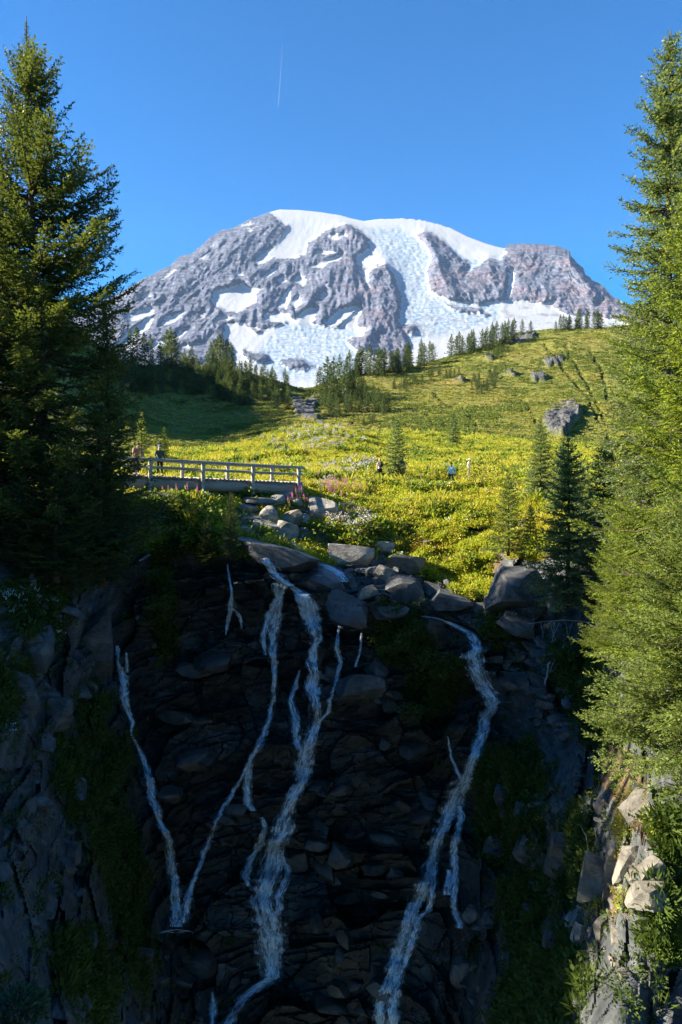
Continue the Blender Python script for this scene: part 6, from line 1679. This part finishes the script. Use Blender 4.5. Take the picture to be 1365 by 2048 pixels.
def gorge_plants():
    P_, S_, K_ = [], [], []
    def put(x, y, k, s, dd=0.06):
        q, n = hit(x, y, (B_CLIFF,))
        if q is None: return
        P_.append(q + np.array([0, -dd, 0])); K_.append(k); S_.append(s)
    def zone(poly, dens, kinds, sc):
        xs = [p[0] for p in poly]; ys = [p[1] for p in poly]
        area = abs(sum(poly[i][0] * poly[(i + 1) % len(poly)][1] - poly[(i + 1) % len(poly)][0] * poly[i][1] for i in range(len(poly)))) / 2
        for _ in range(int(area * dens)):
            x = RNG.uniform(min(xs) - 8, max(xs) + 8); y = RNG.uniform(min(ys) - 8, max(ys) + 8)
            if sdpoly(np.array(x), np.array(y), poly) > RNG.normal(0, 9): put(x, y, int(RNG.choice(kinds)), RNG.uniform(*sc))
    for q in MOSS: zone(q, .045, [0, 0, 1, 2], (.5, 1.3))
    for q in WHITE: zone(q, .05, [3, 3, 0], (.6, 1.0))
    for q in YELL: zone(q, .02, [4, 0], (.6, 1.0))
    for q in LITV: zone(q, .04, [5, 6, 6], (.35, .7))
    # sparse tufts on ledges everywhere outside the water
    for _ in range(1500):
        x = RNG.uniform(0, 1330); y = RNG.uniform(1150, 2048)
        if 480 < x < 660 or (wet_at(x, y) and RNG.random() < .85): continue
        put(x, y, int(RNG.choice([0, 1, 2])), RNG.uniform(.4, 1.0))
    # the green fringe of the rim
    for _ in range(900):
        x = RNG.uniform(280, 470); y = 1050 + RNG.uniform(0, 60); put(x, y, int(RNG.choice([0, 1, 5])), RNG.uniform(.5, 1.2))
    for _ in range(260):
        t = RNG.random(); x = 610 + 55 * t + RNG.normal(0, 10); y = 1088 + 32 * t + RNG.normal(0, 10); put(x, y, int(RNG.choice([5, 6])), RNG.uniform(.4, .8))
    # lit herbs between the rim rocks and the sunny bank
    for _ in range(1500):
        x = RNG.uniform(810, 985); y = RNG.uniform(1075, 1195)
        if y > 1100 + (x - 810) * .55 + 30 or y < 1060: continue
        put(x, y, int(RNG.choice([5, 5, 6])), RNG.uniform(.6, 1.3))
    P2 = np.array(P_); m = len(P2)
    rot = np.stack([R(50) * np.ones(m) * (np.array([1.0 if p[2] < -5 else 0.2 for p in P2])) + RNG.normal(0, .2, m), RNG.normal(0, .25, m), RNG.uniform(0, 6.28, m)], -1)
    rot[:, 2] = RNG.normal(0, .6, m)
    scatter('gorge_plants', P2, rot, np.array(S_), np.array(K_, float), GR)
gorge_plants()

# ---- fireweed, each plant a thing
def fireweed_meshes(seed, h):
    g = np.random.default_rng(seed)
    st = tube([(0, 0, 0), (.02, 0, h * .5), (.03, .01, h)], [.012, .009, .004], 5)
    stem = make_mesh('stalk', st[0], [st[1], st[2]], [H_GREEN], True, {'tint': np.full(len(st[0]), .4)})
    def blades(n, z0, z1, l, w, up, mat, nm, taper):
        V, F = [], []
        for k in range(n):
            z = z0 + (z1 - z0) * k / n; a = k * 2.4; s = 1 - taper * (z - z0) / (z1 - z0)
            p = np.array([.02 * z / h, 0, z]); d = unit(np.array([math.cos(a), math.sin(a), up])); wv = unit(np.cross(d, (g.normal(0, .3), g.normal(0, .3), 1))) * l * w * s
            b = len(V); V += [p, p + d * l * s * .5 + wv, p + d * l * s, p + d * l * s * .5 - wv]; F.append((b, b + 1, b + 2, b + 3))
        return make_mesh(nm, np.array(V), np.array(F), [mat], False, {'tint': g.random(len(V))})
    return stem, blades(26, .08 * h, .62 * h, .15, .13, .5, H_GREEN, 'leaves', .4), blades(40, .60 * h, 1.0 * h, .085, .45, .25, H_PINK, 'flower_spike', .75)
FW = [fireweed_meshes(1, 1.0), fireweed_meshes(2, 1.15), fireweed_meshes(3, .85)]
def fireweed(px, py, s, label, group, trees=None):
    q, n = hit(px, py, trees or (B_MEADOW, B_CLIFF))
    if q is None: return
    e = empty('fireweed', tuple(q), RNG.uniform(0, 6.28)); e.scale = (s * 1.15, s * 1.15, s)
    for me in FW[int(RNG.integers(3))]: link(me.name.split('.')[0], me, e)
    tag(e, label, 'flower', group)
G1 = 'fireweed in the sunny patch right of the bridge'
for _ in range(58):
    x = RNG.normal(672, 26); y = RNG.normal(985, 12)
    if 618 < x < 735: fireweed(x, min(max(y, 966), 1008), RNG.uniform(.55, .95), 'pink flowering fireweed in the big patch right of the bridge end', G1)
for _ in range(16):
    fireweed(RNG.uniform(572, 616), RNG.uniform(1000, 1022), RNG.uniform(.7, 1.05), 'pink flowering fireweed by the boulders under the bridge end', 'fireweed among the boulders at the bridge end')
for _ in range(12):
    fireweed(RNG.uniform(796, 872), RNG.uniform(960, 974), RNG.uniform(.5, .8), 'pink flowering fireweed beside the path right of the single fir', 'fireweed right of the single fir')
for (x, y) in [(336,1003),(344,998),(354,1006),(362,1000),(376,1004),(386,1000),(395,1006),(326,1008)]:
    fireweed(x, y, RNG.uniform(.9, 1.15), 'pink fireweed spike in front of the left half of the bridge log', 'fireweed in front of the bridge log')
for (x, y, s) in [(757,1152,.5),(777,1155,.45)]:
    fireweed(x, y, s, 'pink flower growing in a crack between the rim rocks', 'pink flowers in the rim rocks')

# ---- shrubs at the bottom corners
def shrub(px, py, w, h, mat, label, n=900, D=None, leaf=(.07, .3), up=.8, seed=1):
    q, nn = hit(px, py + h * .4, (B_CLIFF,)); D = D or q[1] - .3
    c = P(px, py + h * .5, D); m = mpp(D)
    o = leaf_clump(seed, n, h * m, w * m * .5, leaf, up, [mat]); me = o.data
    e = empty('shrub', tuple(c)); link('foliage', me, e)
    mb = MB(); g = np.random.default_rng(seed)
    for k in range(7):
        a = g.uniform(0, 6.28); t = np.array([math.cos(a) * w * m * .3, math.sin(a) * w * m * .3, h * m * .8])
        mb.tube([(0, 0, -.15), t * .5 + (0, 0, .03), t], [.018, .012, .005], 5)
    link('stem', mb.mesh('stem', [M_BARK], True), e)
    return tag(e, label, 'shrub')
shrub(30, 2020, 130, 70, mat_herb('blue_green_leaves', (0.025, 0.060, 0.030), (0.06, 0.12, 0.06), (0.06, 0.12, 0.05), .25, .2), 'low blue-green shrub in the bottom left corner', 1400, None, (.10, .25), .8, 41)
shrub(1325, 1850, 120, 110, H_DARK, 'sunlit yellow-green heather bush on the right edge below the overhanging block', 1500, None, (.10, .12), 1.2, 42)
shrub(1248, 1790, 34, 40, H_GREEN, 'small green tuft growing at the foot of the pale rock band', 260, None, (.06, .14), 1.0, 43)
shrub(1285, 1655, 36, 44, H_RUST, 'brown-green heather tuft between sunlit slabs on the right', 260, None, (.06, .14), 1.0, 44)
shrub(960, 950, 90, 60, H_YEL, 'broad yellow-green bush on the meadow right of the person in blue', 900, 47, (.16, .25), .5, 45)
shrub(1080, 1090, 60, 50, H_GREEN, 'leafy green bush behind the big square boulder', 700, 33.5, (.13, .25), .5, 46)
for o in list(SRC.objects): pass
# ================================================================== LABELS: the outer members of each group are told apart
def part_out_groups():
    by = {}
    for o in SC.objects:
        if o.parent is None and 'group' in o.keys() and 'label' in o.keys():
            by.setdefault((o['group'], o['label']), []).append(o)
    for (g, l), os_ in by.items():
        if len(os_) < 3: continue
        px = {}
        for o in os_:
            u, v = proj(np.array(o.location)); px[o.name] = (float(u), float(v))
        rest = list(os_)
        def name(o, word):
            w = word + ' ' + l
            if len(w.split()) > 16: return
            o['label'] = w; rest.remove(o)
        big = max(rest, key=lambda o: o.scale[2] if o.type == 'MESH' or True else 0)
        name(big, 'tallest')
        if len(rest) > 2: name(min(rest, key=lambda o: px[o.name][0]), 'leftmost')
        if len(rest) > 2: name(max(rest, key=lambda o: px[o.name][0]), 'rightmost')
        if len(rest) > 6: name(max(rest, key=lambda o: px[o.name][1]), 'lowest standing')
        if len(rest) > 6: name(min(rest, key=lambda o: px[o.name][1]), 'highest standing')
        if len(rest) > 6: name(min(rest, key=lambda o: o.scale[2]), 'smallest')
part_out_groups()
